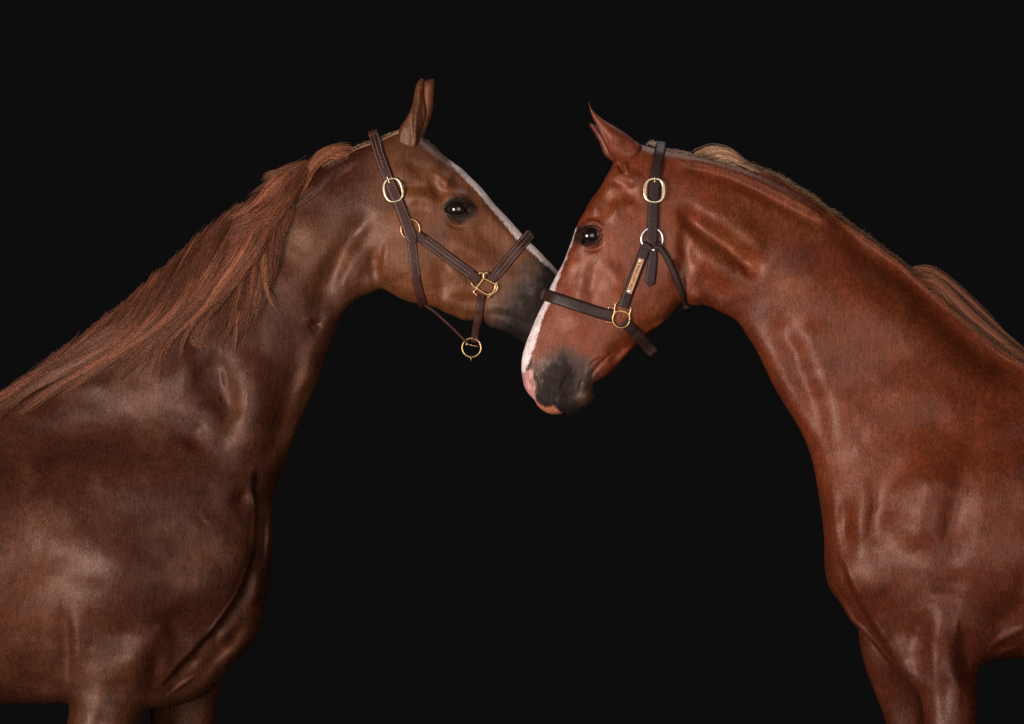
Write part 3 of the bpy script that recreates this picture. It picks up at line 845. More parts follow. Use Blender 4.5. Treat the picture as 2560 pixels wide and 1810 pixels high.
def make_body(name, mat, y0, outline, ctrl, relief, parts, pig, dfun, root):
    s = Sheet(outline, ctrl, y0, relief)
    s.make_grid()
    V, T, ph, nf, dd = s.build(dfun)
    near = np.zeros(len(V), bool); near[np.unique(T[:nf])] = True
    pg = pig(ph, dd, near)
    allV, allT, allP = [V], [T], [pg]
    fur = [(V, T[:nf], ph, pg)]
    off = len(V)
    for (pol, W, L, C, rel, sp) in parts:
        ctr = np.mean(pol, 0)
        t = Sheet(pol, [(ctr[0], ctr[1], W, L, C)] if not isinstance(W, list) else W, y0, rel, sigma=35 if len(pol) < 19 else 110)
        t.make_grid()
        v, f, p2, n2, d2 = t.build(lambda Q, sp=sp: np.where(Q[:, 1] > 1900, 16.0, sp))
        g = pig(p2, d2, None)
        allV.append(v); allT.append(f + off); allP.append(g); off += len(v)
        fur.append((v, f[:n2], p2, g))
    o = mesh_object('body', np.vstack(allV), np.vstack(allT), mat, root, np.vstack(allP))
    return s, o, fur


horse_a = empty('horse', (0.15, Y_A, 0), 'brown chestnut horse with a long reddish mane lying over its neck, facing right', 'horse', 'two horses touching noses')
horse_b = empty('horse', (1.2, Y_B, 0), 'red chestnut horse with bowed head, pink nose tip and short mane, facing left', 'horse', 'two horses touching noses')

surf_a, body_a, fur_a = make_body('body', MAT_COAT_A, Y_A, OUT_A, CTRL_A, REL_A, [
    (EAR_A_NEAR, [(1015, 385, 34, 16, -30), (1025, 340, 26, 13, -42), (1048, 280, 20, 11, -52), (1056, 220, 13, 9, -56)], None, None, REL_EAR_A, 2.5), (EAR_A_FAR, 18, 10, 52, [], 3.0),
    (FARLEG_A, [(450, 1650, 80, 50, 110), (450, 1800, 66, 46, 130), (430, 2130, 46, 30, 140), (430, 2350, 32, 24, 140), (440, 2560, 52, 30, 140)], None, None, [], 6.5)],
    pig_a, dens((860, 280, 1500, 920), (1144, 522, 46), ((790, 812, 20), (600, 1430, 230), (440, 1690, 110), (560, 960, 130))), horse_a)
surf_b, body_b, fur_b = make_body('body', MAT_COAT_B, Y_B, OUT_B, CTRL_B, REL_B, [
    (EAR_B_NEAR, [(1575, 385, 36, 18, -26), (1550, 365, 28, 14, -38), (1515, 330, 20, 11, -50), (1482, 280, 10, 8, -54)], None, None, REL_EAR_B, 2.5), (EAR_B_FAR, 16, 10, 48, [], 3.0),
    (FARLEG_B, [(2250, 1600, 76, 50, 90), (2280, 1800, 66, 46, 130), (2330, 2130, 46, 30, 140), (2330, 2350, 32, 24, 140), (2320, 2560, 52, 30, 140)], None, None, [], 6.5)],
    pig_b, dens((1290, 240, 1760, 1060), (1476, 588, 48), ((1555, 418, 24), (1415, 960, 60), (1335, 960, 30), (2140, 1500, 190), (2240, 1690, 80))), horse_b)


# ---------------------------------------------------------------- eyes
def uv_sphere(c, r, sx=1, sz=1, n=32):
    v = []; f = []
    for i in range(n // 2 + 1):
        th = math.pi * i / (n // 2)
        for j in range(n):
            a = 2 * math.pi * j / n
            v.append((c[0] + r * sx * math.sin(th) * math.cos(a), c[1] + r * math.sin(th) * math.sin(a), c[2] + r * sz * math.cos(th)))
    for i in range(n // 2):
        for j in range(n):
            f.append((i * n + j, i * n + (j + 1) % n, (i + 1) * n + (j + 1) % n, (i + 1) * n + j))
    return np.array(v), f


for surf, root, ctr in ((surf_a, horse_a, (1143, 521)), (surf_b, horse_b, (1477, 587))):
    p, _ = surf.surface_at([ctr], with_relief=False)
    p = p[0]; depth = p[1] - surf.y0
    for sgn in (1, -1):
        yc = surf.y0 + sgn * (depth + (0.0268 if surf is surf_a else 0.0275))
        v, f = uv_sphere((p[0], yc, p[2]), 0.0275)
        mesh_object('eye', v, f, MAT_EYE, root)


# ================================================================ short coat hair
def flow_at(q, ctrl):
    c = np.array(ctrl, float)
    r2 = (q[:, None, 0] - c[None, :, 0]) ** 2 + (q[:, None, 1] - c[None, :, 1]) ** 2
    w = 1.0 / (r2 + 60 ** 2) ** 1.6
    w /= w.sum(1, keepdims=True)
    return w @ c[:, 2:4]


def make_fur(name, root, pieces, flow, n, y0, eye, nose, seed, lengths):
    r = np.random.default_rng(seed)
    P0, N0, PG, PH = [], [], [], []
    tot = []
    for (V, T, ph, pg) in pieces:
        c = ph[T].mean(1)
        ok = (c[:, 0] > -60) & (c[:, 0] < 2620) & (c[:, 1] < 1870)
        T = T[ok]
        e1 = V[T[:, 1]] - V[T[:, 0]]; e2 = V[T[:, 2]] - V[T[:, 0]]
        cr = np.cross(e1, e2); A = np.linalg.norm(cr, axis=1) * 0.5
        tot.append((V, T, ph, pg, cr, A))
    S = sum(t[5].sum() for t in tot)
    for (V, T, ph, pg, cr, A) in tot:
        k = r.choice(len(T), int(n * A.sum() / S), p=A / A.sum())
        u = r.random(len(k)); v = r.random(len(k)); m = u + v > 1
        u[m] = 1 - u[m]; v[m] = 1 - v[m]; w = 1 - u - v
        t = T[k]
        f = lambda X: X[t[:, 0]] * w[:, None] + X[t[:, 1]] * u[:, None] + X[t[:, 2]] * v[:, None]
        # smooth vertex normals
        vn = np.zeros_like(V)
        for j in range(3): np.add.at(vn, T[:, j], cr)
        vn /= np.linalg.norm(vn, axis=1)[:, None] + 1e-12
        nn = f(vn); nn /= np.linalg.norm(nn, axis=1)[:, None] + 1e-12
        P0.append(f(V)); N0.append(nn); PG.append(f(pg)); PH.append(f(ph))
    P0 = np.vstack(P0); N0 = np.vstack(N0); PG = np.vstack(PG); PH = np.vstack(PH)
    flip = N0[:, 1] > 0.6
    keep = ~flip & (sdist(PH, eye[1]) < -5)
    if nose is not None: keep &= sdist(PH, nose) < 0
    P0, N0, PG, PH = P0[keep], N0[keep], PG[keep], PH[keep]
    k = len(P0)
    d2 = flow_at(PH, flow)
    wob = (fractal(PH, 70, seed + 1) - 0.5) * 1.4 + r.normal(0, 0.22, k)
    ca, sa = np.cos(wob), np.sin(wob)
    dx = d2[:, 0] * ca - d2[:, 1] * sa; dy = d2[:, 0] * sa + d2[:, 1] * ca
    T3 = np.c_[dx, np.zeros(k), -dy]
    T3 -= N0 * (T3 * N0).sum(1)[:, None]
    T3 /= np.linalg.norm(T3, axis=1)[:, None] + 1e-9
    head = np.clip((smoothstep(-PH[:, 1], -1050, -850)) * lengths[2](PH), 0, 1)
    ln = (lengths[0] * (1 - head) + lengths[1] * head) * r.uniform(0.6, 1.35, k)
    lift = r.uniform(0.01, 0.11, k)
    B = np.cross(T3, N0)
    wv = B * 0.00030 * r.uniform(0.7, 1.5, k)[:, None]
    a = P0 - wv - N0 * 0.0003; b = P0 + wv - N0 * 0.0003
    tip = P0 + T3 * ln[:, None] + N0 * (lift * ln)[:, None]
    Vt = np.empty((k * 3, 3)); Vt[0::3] = a; Vt[1::3] = b; Vt[2::3] = tip
    shade = r.lognormal(0.0, 0.30, k)
    col = np.repeat(PG * shade[:, None], 3, axis=0)
    F = np.arange(k * 3).reshape(-1, 3)
    TN = np.cross(b - a, tip - a); TN /= np.linalg.norm(TN, axis=1)[:, None] + 1e-12
    TN *= np.sign((TN * N0).sum(1))[:, None]
    NN = N0 * 0.8 + TN * 0.2 + r.normal(0, 0.05, (k, 3)); NN /= np.linalg.norm(NN, axis=1)[:, None]
    return mesh_object(name, Vt, F, MAT_FUR, root, np.clip(col, 0, 0.9), smooth=True, normals=np.repeat(NN, 3, axis=0))


FLOW_A = [(1100, 430, .5, .7), (1200, 560, .7, .7), (1050, 650, 0.0, 1), (1300, 700, .7, .5), (1000, 480, -.1, 1), (870, 480, -.2, 1), (760, 640, -.1, 1), (820, 760, .35, 1),
          (900, 640, .2, 1), (700, 900, 0, 1), (720, 1050, -.2, 1), (500, 950, .3, 1), (300, 1200, .05, 1), (80, 1300, .15, 1), (550, 1350, .1, 1), (640, 1500, -.3, 1), (300, 1700, 0, 1), (50, 1650, -.5, 1), (560, 1620, -.7, .7)]
FLOW_B = [(1450, 660, -.1, 1), (1380, 880, -.25, 1), (1600, 700, -.1, 1), (1500, 850, -.3, 1), (1600, 450, .3, 1), (1750, 470, .25, 1), (1850, 580, .12, 1), (2000, 700, .25, 1), (2080, 900, .45, 1),
          (2050, 1100, .4, .9), (2250, 1150, .6, .8), (2150, 1300, .2, 1), (2400, 1250, .05, 1), (2300, 1500, -.1, 1), (2520, 1400, .1, 1), (2360, 1750, 0, 1), (2500, 1600, .7, .6), (2300, 850, .2, 1)]
LIPS_B = spline([(1296, 920), (1330, 922), (1346, 960), (1345, 1000), (1370, 1014), (1390, 1008), (1405, 1034), (1360, 1046), (1300, 1000)], 3, True)
make_fur('coat_hair', horse_a, fur_a, FLOW_A, 360000, Y_A, (0, spline(EYE_A, 2.5, True)), None, 11, (0.011, 0.006, lambda P: smoothstep(P[:, 0], 860, 1000)))
make_fur('coat_hair', horse_b, fur_b, FLOW_B, 360000, Y_B, (0, spline(EYE_B, 2.5, True)), LIPS_B, 12, (0.011, 0.006, lambda P: 1 - smoothstep(P[:, 0], 1650, 1800)))


# ================================================================ manes
def fast_depth(surf, P):
    """depth (y) of the animal's near side behind photo points P"""
    c = np.array([1280.0, 905.0]); Q = P.copy()
    for _ in range(2):
        h = surf.bilinear(surf.H, Q); C = surf.bilinear(surf.Hc, Q) * (surf.bilinear(surf.Dg, Q) > 0)
        y = surf.y0 + (C - h) / 1000.0
        Q = c + (P - c) * ((D + y) / (D + surf.y0))[:, None]
    return y


def unproject(P, y):
    s = (D + y) / D / 1000.0
    return np.c_[(P[:, 0] - 1280) * s, y, ZC - (P[:, 1] - 905) * s]


def tubes(paths, rad):
    """paths (n, m, 3), rad (n, m) -> 3-sided tubes"""
    n, m, _ = paths.shape
    t = np.gradient(paths, axis=1); t /= np.linalg.norm(t, axis=2, keepdims=True) + 1e-12
    up = np.array([0.0, -1.0, 0.0])
    a = np.cross(t, up); a /= np.linalg.norm(a, axis=2, keepdims=True) + 1e-9
    b = np.cross(a, t)
    V = np.empty((n, m, 3, 3))
    for j in range(3):
        ph = 2 * math.pi * j / 3 + math.pi / 2
        V[:, :, j] = paths + (a * math.cos(ph) + b * math.sin(ph)) * rad[:, :, None]
    base = (np.arange(n) * m * 3)[:, None, None]
    i = np.arange(m - 1)[None, :, None] * 3; j = np.arange(3)[None, None, :]; j2 = (j + 1) % 3
    F = np.stack([base + i + j, base + i + j2, base + i + 3 + j2, base + i + 3 + j], -1).reshape(-1, 4)
    return V.reshape(-1, 3), F


def lock(surf, guides, n, seed, color, clumps=14, spread=10.0, lift=(3, 14), rad=0.0005, m=18, len_rng=(0.75, 1.05), wander=7.0, side=-1, gpow=1.0, cvar=0.28, tipspread=0.35, rootjit=4, flat=False, y_fixed=None):
    r = np.random.default_rng(seed)
    G = []
    for g in guides:
        s = spline(g, 4.0); L = np.r_[0, np.cumsum(np.linalg.norm(np.diff(s, axis=0), axis=1))]
        tt = np.linspace(0, L[-1], m)
        G.append(np.c_[np.interp(tt, L, s[:, 0]), np.interp(tt, L, s[:, 1])])
    G = np.array(G)
    K = len(G)
    cc = r.random(clumps) * (K - 1)                     # clump centres
    cl = r.integers(0, clumps, n)
    gpos = np.clip(cc[cl] + r.normal(0, 0.33 * (K - 1) / clumps * 1.6, n), 0, K - 1.0001)
    lf = r.uniform(*len_rng, n) * r.uniform(0.86, 1.0, clumps)[cl]
    t = np.linspace(0, 1, m)
    i0 = gpos.astype(int); f = (gpos - i0)[:, None, None]
    if K > 1:
        P = G[i0] * (1 - f) + G[np.minimum(i0 + 1, K - 1)] * f
        ci = np.minimum(cc.astype(int), K - 2); cf = (cc - ci)[:, None, None]
        PC = G[ci] * (1 - cf) + G[ci + 1] * cf
    else:
        P = np.repeat(G, n, 0); PC = np.repeat(G, clumps, 0)
    pull = (smoothstep(t, 0.35, 1.0) * (1 - tipspread))[None, :, None]
    P = P * (1 - pull) + PC[cl] * pull
    # resample to own length
    ti = np.clip(lf[:, None] * t[None, :], 0, 1.08) * (m - 1)
    a = np.clip(ti.astype(int), 0, m - 2); fr = (ti - a)[..., None]
    rr = np.arange(n)[:, None]
    P = P[rr, a] * (1 - fr) + P[rr, a + 1] * fr
    # wander, per clump and per strand
    tan = np.gradient(P, axis=1); tan /= np.linalg.norm(tan, axis=2, keepdims=True) + 1e-9
    nor = np.stack([-tan[..., 1], tan[..., 0]], -1)
    k1 = r.uniform(1.2, 2.6, clumps)[cl][:, None]; p1 = r.uniform(0, 6.28, clumps)[cl][:, None]
    k2 = r.uniform(1.5, 4.5, n)[:, None]; p2 = r.uniform(0, 6.28, n)[:, None]
    off = wander * t * np.sin(k1 * 3 * t + p1) * 0.8 + wander * 0.35 * t * np.sin(k2 * 3 * t + p2)
    off = off + r.normal(0, 1, (n, 1)) * spread * (0.45 + 0.55 * (1 - t)) * 0.35
    P = P + nor * off[..., None]
    P[:, :, :] += (r.normal(0, rootjit, (n, 1, 2)) * (1 - t)[None, :, None])
    q = P.reshape(-1, 2)
    if y_fixed is None:
        y = fast_depth(surf, q).reshape(n, m)
        for _ in range(4):
            y[:, 1:-1] = np.minimum(y[:, 1:-1], 0.25 * y[:, :-2] + 0.5 * y[:, 1:-1] + 0.25 * y[:, 2:])
    else:
        y = np.full((n, m), y_fixed)
    lay = r.uniform(lift[0], lift[1], clumps)[cl] + r.uniform(0, 5, n)
    prof = np.sqrt(np.clip(t * 4, 0.04, 1)) * (1 - 0.35 * smoothstep(t, 0.7, 1.0))
    y = y + side * (lay[:, None] * prof) / 1000.0
    if side > 0: y = 2 * surf.y0 - (y - 2 * side * (lay[:, None] * prof) / 1000.0)
    X = unproject(q, y.reshape(-1)).reshape(n, m, 3)
    ra = rad * r.uniform(0.7, 1.3, n)[:, None] * (1 - 0.75 * t ** 2.2)[None, :]
    V, F = tubes(X, ra)
    sh = r.lognormal(0, cvar * 1.15, clumps)[cl] * r.lognormal(0, cvar * 0.8, n)
    hue = r.uniform(-1, 1, n)
    col = np.array(color)[None, :] * sh[:, None]
    col[:, 1] *= 1 + 0.10 * hue; col[:, 2] *= 1 + 0.14 * hue
    col = np.repeat(col, m * 3, axis=0)
    return V, F, np.clip(col, 0, 0.85)


def fringe(surf, crest, n, seed, color, ln, ang, lay=(0, 8), inward=3, rad=0.0004, pw=1.0, yspan=10, width=4, rnd=13, wave=1.0):
    """short upstanding or lying hair along the crest line; ang = direction on the picture relative to the line"""
    r = np.random.default_rng(seed)
    P = spline(crest, 3.0)
    s = r.random(n) ** pw * (len(P) - 2); i = s.astype(int); f = (s - i)[:, None]
    root = P[i] * (1 - f) + P[i + 1] * f
    tan = P[i + 1] - P[i]; tan /= np.linalg.norm(tan, axis=1)[:, None]
    up = np.c_[tan[:, 1], -tan[:, 0]]
    up *= np.where(up[:, 1] > 0, -1, 1)[:, None]
    a = np.radians(ang + r.normal(0, rnd, n) + wave * (14 * np.sin(s * 0.21) + 10 * np.sin(s * 0.053 + 2)))
    d = tan * np.cos(a)[:, None] + up * np.sin(a)[:, None]
    L = r.uniform(ln[0], ln[1], n) * (0.7 + 0.6 * fractal(root, 26, seed))
    m = 5; t = np.linspace(0, 1, m)
    root = root - up * r.uniform(0, inward + width, n)[:, None]
    bend = r.normal(0, 0.16, n)
    Q = root[:, None, :] + d[:, None, :] * (L[:, None] * t)[..., None] + tan[:, None, :] * (bend[:, None] * L[:, None] * t ** 2)[..., None]
    y = surf.y0 + r.uniform(-yspan, yspan * 0.6, n)[:, None] / 1000 + np.zeros((n, m))
    yd = fast_depth(surf, Q.reshape(-1, 2)).reshape(n, m) - 0.002
    y = np.minimum(y, yd)
    X = unproject(Q.reshape(-1, 2), y.reshape(-1)).reshape(n, m, 3)
    V, F = tubes(X, rad * r.uniform(.7, 1.3, n)[:, None] * (1 - 0.7 * t)[None, :])
    col = np.repeat(np.array(color)[None, :] * r.lognormal(0, 0.4, n)[:, None], m * 3, axis=0)
    return V, F, np.clip(col, 0, 0.85)


def join_hair(name, root, items):
    V, F, Cc = [], [], []; off = 0
    for v, f, c in items:
        V.append(v); F.append(f + off); Cc.append(c); off += len(v)
    return mesh_object(name, np.vstack(V), np.vstack(F), MAT_HAIR, root, np.vstack(Cc))


MC = (0.180, 0.059, 0.031)
MD = (0.115, 0.036, 0.019)
curtain = [
    [(802, 398), (775, 420), (750, 465), (728, 520), (708, 570), (694, 620), (690, 690), (694, 762)],
    [(780, 405), (745, 440), (714, 500), (692, 570), (676, 640), (668, 700), (652, 750), (630, 798)],
    [(742, 428), (704, 470), (676, 530), (656, 600), (645, 660), (635, 740), (615, 820), (594, 881)],
    [(702, 455), (664, 500), (636, 560), (615, 640), (602, 720), (586, 800), (562, 890)],
    [(655, 485), (612, 540), (582, 600), (560, 680), (542, 760), (518, 820), (496, 870)],
    [(608, 515), (566, 560), (530, 625), (505, 700), (480, 780), (452, 850), (428, 905)],
    [(565, 545), (526, 590), (488, 660), (458, 730), (424, 800), (392, 860), (352, 935)],
    [(505, 590), (468, 645), (438, 712), (404, 780), (355, 845), (300, 905)],
    [(448, 645), (415, 700), (382, 765), (334, 830), (262, 886), (190, 930)],
    [(386, 694), (354, 745), (318, 800), (258, 855), (178, 908), (100, 955)],
    [(328, 752), (294, 800), (248, 846), (178, 888), (100, 938), (20, 990)],
    [(258, 806), (222, 845), (168, 890), (90, 936), (5, 1005), (-80, 1070)],
    [(188, 858), (152, 893), (102, 930), (30, 980), (-60, 1035), (-130, 1080)],
    [(96, 922), (45, 965), (-20, 1008), (-100, 1055), (-190, 1095)]]
swoosh = [
    [(700, 500), (676, 570), (650, 622), (606, 686), (552, 742), (512, 790), (484, 820), (479, 868)],
    [(660, 520), (630, 590), (596, 650), (545, 710), (500, 770), (456, 810), (412, 868), (404, 953)],
    [(600, 560), (560, 640), (520, 710), (470, 770), (420, 815), (375, 865), (346, 938)],
    [(520, 640), (490, 720), (443, 795), (390, 842), (333, 880), (270, 925)],
    [(480, 680), (450, 750), (400, 815), (320, 872), (222, 922), (140, 975), (60, 1025)],
    [(420, 720), (380, 790), (300, 862), (210, 915), (110, 972), (20, 1052)],
    [(340, 790), (290, 840), (210, 892), (110, 950), (10, 1020), (-70, 1085)]]
side_sweep = [
    [(775, 412), (730, 462), (690, 505), (645, 545), (600, 575), (560, 590)],
    [(765, 425), (728, 480), (690, 530), (650, 575), (612, 600), (570, 612)],
    [(750, 450), (720, 510), (690, 560), (652, 600), (610, 622), (572, 628)],
    [(720, 425), (680, 462), (640, 500), (600, 528), (560, 548)]]
topside = [
    [(765, 408), (735, 418), (700, 428), (672, 432), (652, 446)],
    [(740, 418), (712, 424), (690, 434), (672, 452)],
    [(720, 430), (690, 452), (655, 478), (615, 500), (585, 512)]]
hump = [
    [(880, 372), (850, 368), (812, 373), (789, 388), (776, 412), (768, 440)],
    [(862, 378), (835, 376), (806, 386), (788, 404), (774, 432), (762, 468)],
    [(850, 386), (822, 390), (802, 404), (786, 424), (770, 456), (752, 492)]]
wisps = [
    [(870, 385), (830, 410), (795, 445), (765, 480), (735, 500), (722, 508)],
    [(860, 398), (815, 440), (780, 480), (745, 512), (716, 530)],
    [(820, 444), (795, 480), (765, 508), (730, 518)]]
tufts = [
    [(650, 610), (648, 680), (655, 730), (672, 770), (700, 790)],
    [(668, 600), (664, 660), (668, 710), (686, 752), (696, 772)],
    [(655, 690), (640, 740), (632, 780), (626, 800)]]
lower_tips = [
    [(600, 760), (592, 810), (588, 850), (590, 884)],
    [(575, 770), (562, 830), (548, 868), (556, 893)],
    [(530, 780), (515, 820), (512, 850), (522, 880)],
    [(500, 790), (480, 826), (474, 850), (484, 882)]]
front_tips = [
    [(460, 800), (420, 850), (402, 890), (404, 955)], [(430, 830), (395, 870), (362, 910), (338, 952)],
    [(340, 880), (318, 912), (296, 940), (276, 952)]]
items = [
    lock(surf_a, curtain, 3600, 1, MD, clumps=56, spread=13, lift=(3, 9), wander=8, len_rng=(0.7, 1.03), tipspread=0.22),
    lock(surf_a, curtain, 3000, 2, MC, clumps=80, spread=9, lift=(7, 18), wander=15, len_rng=(0.62, 1.05), tipspread=0.16),
    lock(surf_a, swoosh, 2200, 3, (0.225, 0.078, 0.041), clumps=36, spread=8, lift=(12, 26), wander=14, tipspread=0.18, len_rng=(0.7, 1.05)),
    lock(surf_a, side_sweep, 1100, 4, (0.205, 0.068, 0.035), clumps=16, spread=11, lift=(14, 24), wander=7, tipspread=0.6),
    lock(surf_a, topside, 320, 5, (0.26, 0.10, 0.045), clumps=9, spread=9, lift=(4, 12), wander=5, len_rng=(.5, 1.05), tipspread=0.8),
    lock(surf_a, hump, 700, 6, (0.27, 0.092, 0.042), clumps=10, spread=8, lift=(4, 14), wander=3, tipspread=0.9, rootjit=5),
    lock(surf_a, wisps, 170, 7, (0.17, 0.068, 0.042), clumps=8, spread=6, lift=(2, 7), wander=4),
    lock(surf_a, tufts, 260, 8, (0.30, 0.125, 0.062), clumps=7, spread=5, lift=(8, 16), wander=5, tipspread=0.15),
    lock(surf_a, lower_tips, 300, 9, (0.24, 0.09, 0.045), clumps=9, spread=5, lift=(5, 10), wander=5, tipspread=0.12),
    lock(surf_a, front_tips, 200, 10, (0.26, 0.10, 0.052), clumps=6, spread=5, lift=(5, 10), wander=5, tipspread=0.12),
    fringe(surf_a, [(1002, 322), (980, 331), (960, 340), (930, 352), (900, 362), (870, 376), (845, 392), (818, 408)][::-1], 2300, 31, (0.26, 0.145, 0.08), (10, 20), 176, inward=1, width=7, rnd=5, wave=0.15, yspan=7),
    fringe(surf_a, [(1118, 397), (1087, 370), (1060, 347)][::-1], 160, 32, (0.2, 0.12, 0.07), (7, 14), 12, inward=2),
]
join_hair('mane', horse_a, items)

crest_b = [(1615, 361), (1640, 369), (1700, 380), (1760, 390), (1800, 398), (1850, 408), (1900, 422), (1950, 443), (2000, 472), (2050, 507), (2100, 542), (2150, 576), (2200, 613), (2250, 651), (2290, 687)]
lock_front = [
    [(1735, 386), (1758, 374), (1785, 367), (1815, 369), (1838, 379), (1856, 396), (1872, 410)],
    [(1748, 388), (1772, 376), (1800, 374), (1828, 382), (1850, 398), (1868, 414)],
    [(1764, 392), (1790, 384), (1815, 386), (1838, 396), (1858, 410), (1880, 424)],
    [(1790, 398), (1815, 396), (1836, 402), (1858, 412), (1880, 420), (1905, 432)]]
lock_back = [
    [(2284, 676), (2310, 670), (2342, 680), (2384, 710), (2424, 746), (2466, 787), (2507, 829), (2570, 880), (2640, 935)],
    [(2292, 686), (2322, 684), (2352, 700), (2390, 735), (2430, 776), (2475, 815), (2525, 855), (2590, 905), (2650, 945)],
    [(2312, 704), (2336, 706), (2358, 722), (2384, 760), (2424, 800), (2468, 834), (2520, 872), (2580, 912), (2650, 950)],
    [(2336, 728), (2352, 734), (2366, 750), (2388, 785), (2428, 818), (2466, 846), (2520, 886), (2580, 925), (2650, 960)]]
items = [
    fringe(surf_b, [(1614, 358), (1626, 358), (1640, 364)], 330, 40, (0.50, 0.37, 0.28), (9, 16), 12, inward=0, width=5),
    fringe(surf_b, [(1664, 371), (1700, 378), (1745, 387), (1790, 398), (1830, 410)], 2300, 41, (0.36, 0.215, 0.145), (10, 18), 7, inward=1, width=6, rnd=5, wave=.2, yspan=7),
    fringe(surf_b, [(1840, 406), (1900, 422), (1950, 443), (2000, 472), (2050, 507), (2090, 536)], 1500, 42, (0.25, 0.14, 0.07), (7, 19), 34, inward=1, width=5, yspan=10, rnd=15),
    fringe(surf_b, [(2080, 528), (2150, 576), (2200, 613), (2250, 651), (2290, 687)], 1300, 43, (0.14, 0.07, 0.032), (5, 13), 34, inward=1, width=5, yspan=10, rnd=15),
    lock(surf_b, lock_front, 900, 44, (0.40, 0.22, 0.13), clumps=14, spread=6, lift=(0, 5), wander=2, len_rng=(.85, 1.05), tipspread=0.9, rootjit=3, cvar=0.35),
    lock(surf_b, lock_back, 1900, 45, (0.21, 0.070, 0.032), clumps=20, spread=5, lift=(0, 9), wander=2.5, cvar=0.2, len_rng=(.75, 1.0), tipspread=0.8, rootjit=3, m=24),
    lock(surf_b, lock_back[:2], 300, 46, (0.15, 0.055, 0.028), clumps=8, spread=9, lift=(-6, 0), wander=6, len_rng=(.7, 1.0), tipspread=0.8, rootjit=6, m=24),
]
join_hair('mane', horse_b, items)


# ---------------------------------------------------------------- eyelashes and whiskers
def bristles(name, root, surf, line, n, seed, direction, ln, out, color, rad=0.00028, spread=14, curl=0.2):
    """fine single hairs rooted along a line on the skin; direction on the picture, out = how far the tips stand off the skin (mm)"""
    r = np.random.default_rng(seed)
    P = spline(line, 1.5)
    k = r.integers(0, len(P), n)
    root_p = P[k] + r.normal(0, 1.2, (n, 2))
    a = math.atan2(direction[1], direction[0]) + np.radians(r.normal(0, spread, n))
    L = r.uniform(ln[0], ln[1], n); m = 7; t = np.linspace(0, 1, m)
    d = np.c_[np.cos(a), np.sin(a)]; nn = np.c_[-d[:, 1], d[:, 0]]
    Q = root_p[:, None] + d[:, None] * (L[:, None] * t)[..., None] + nn[:, None] * (L[:, None] * curl * t ** 2)[..., None] * r.normal(1, .5, n)[:, None, None]
    y0_ = fast_depth(surf, root_p)
    y = y0_[:, None] - (2 + out * r.uniform(.6, 1.3, n)[:, None] * t[None, :] ** 1.3) / 1000
    X = unproject(Q.reshape(-1, 2), y.reshape(-1)).reshape(n, m, 3)
    V, F = tubes(X, rad * (1 - 0.8 * t)[None, :] * np.ones((n, 1)))
    return mesh_object(name, V, F, MAT_HAIR, root, np.tile(np.array(color), (len(V), 1)))


bristles('eyelashes', horse_a, surf_a, [(1124, 511), (1138, 504), (1152, 506), (1162, 515)], 46, 61, (0.75, 0.55), (9, 16), 13, (0.02, 0.012, 0.01))
bristles('eyelashes', horse_b, surf_b, [(1458, 577), (1472, 567), (1486, 568), (1496, 576)], 46, 62, (-0.6, 0.7), (9, 16), 13, (0.02, 0.012, 0.01))
bristles('whiskers', horse_b, surf_b, [(1400, 1026), (1430, 1028), (1458, 1014), (1480, 990), (1478, 968)], 20, 63, (0.35, 0.9), (8, 20), 8, (0.07, 0.04, 0.03), rad=0.00022, spread=26)



# ================================================================ halters
def depth_smooth(surf, q, relief=True):
    X, d = surf.surface_at(q, with_relief=relief)
    return X[:, 1]


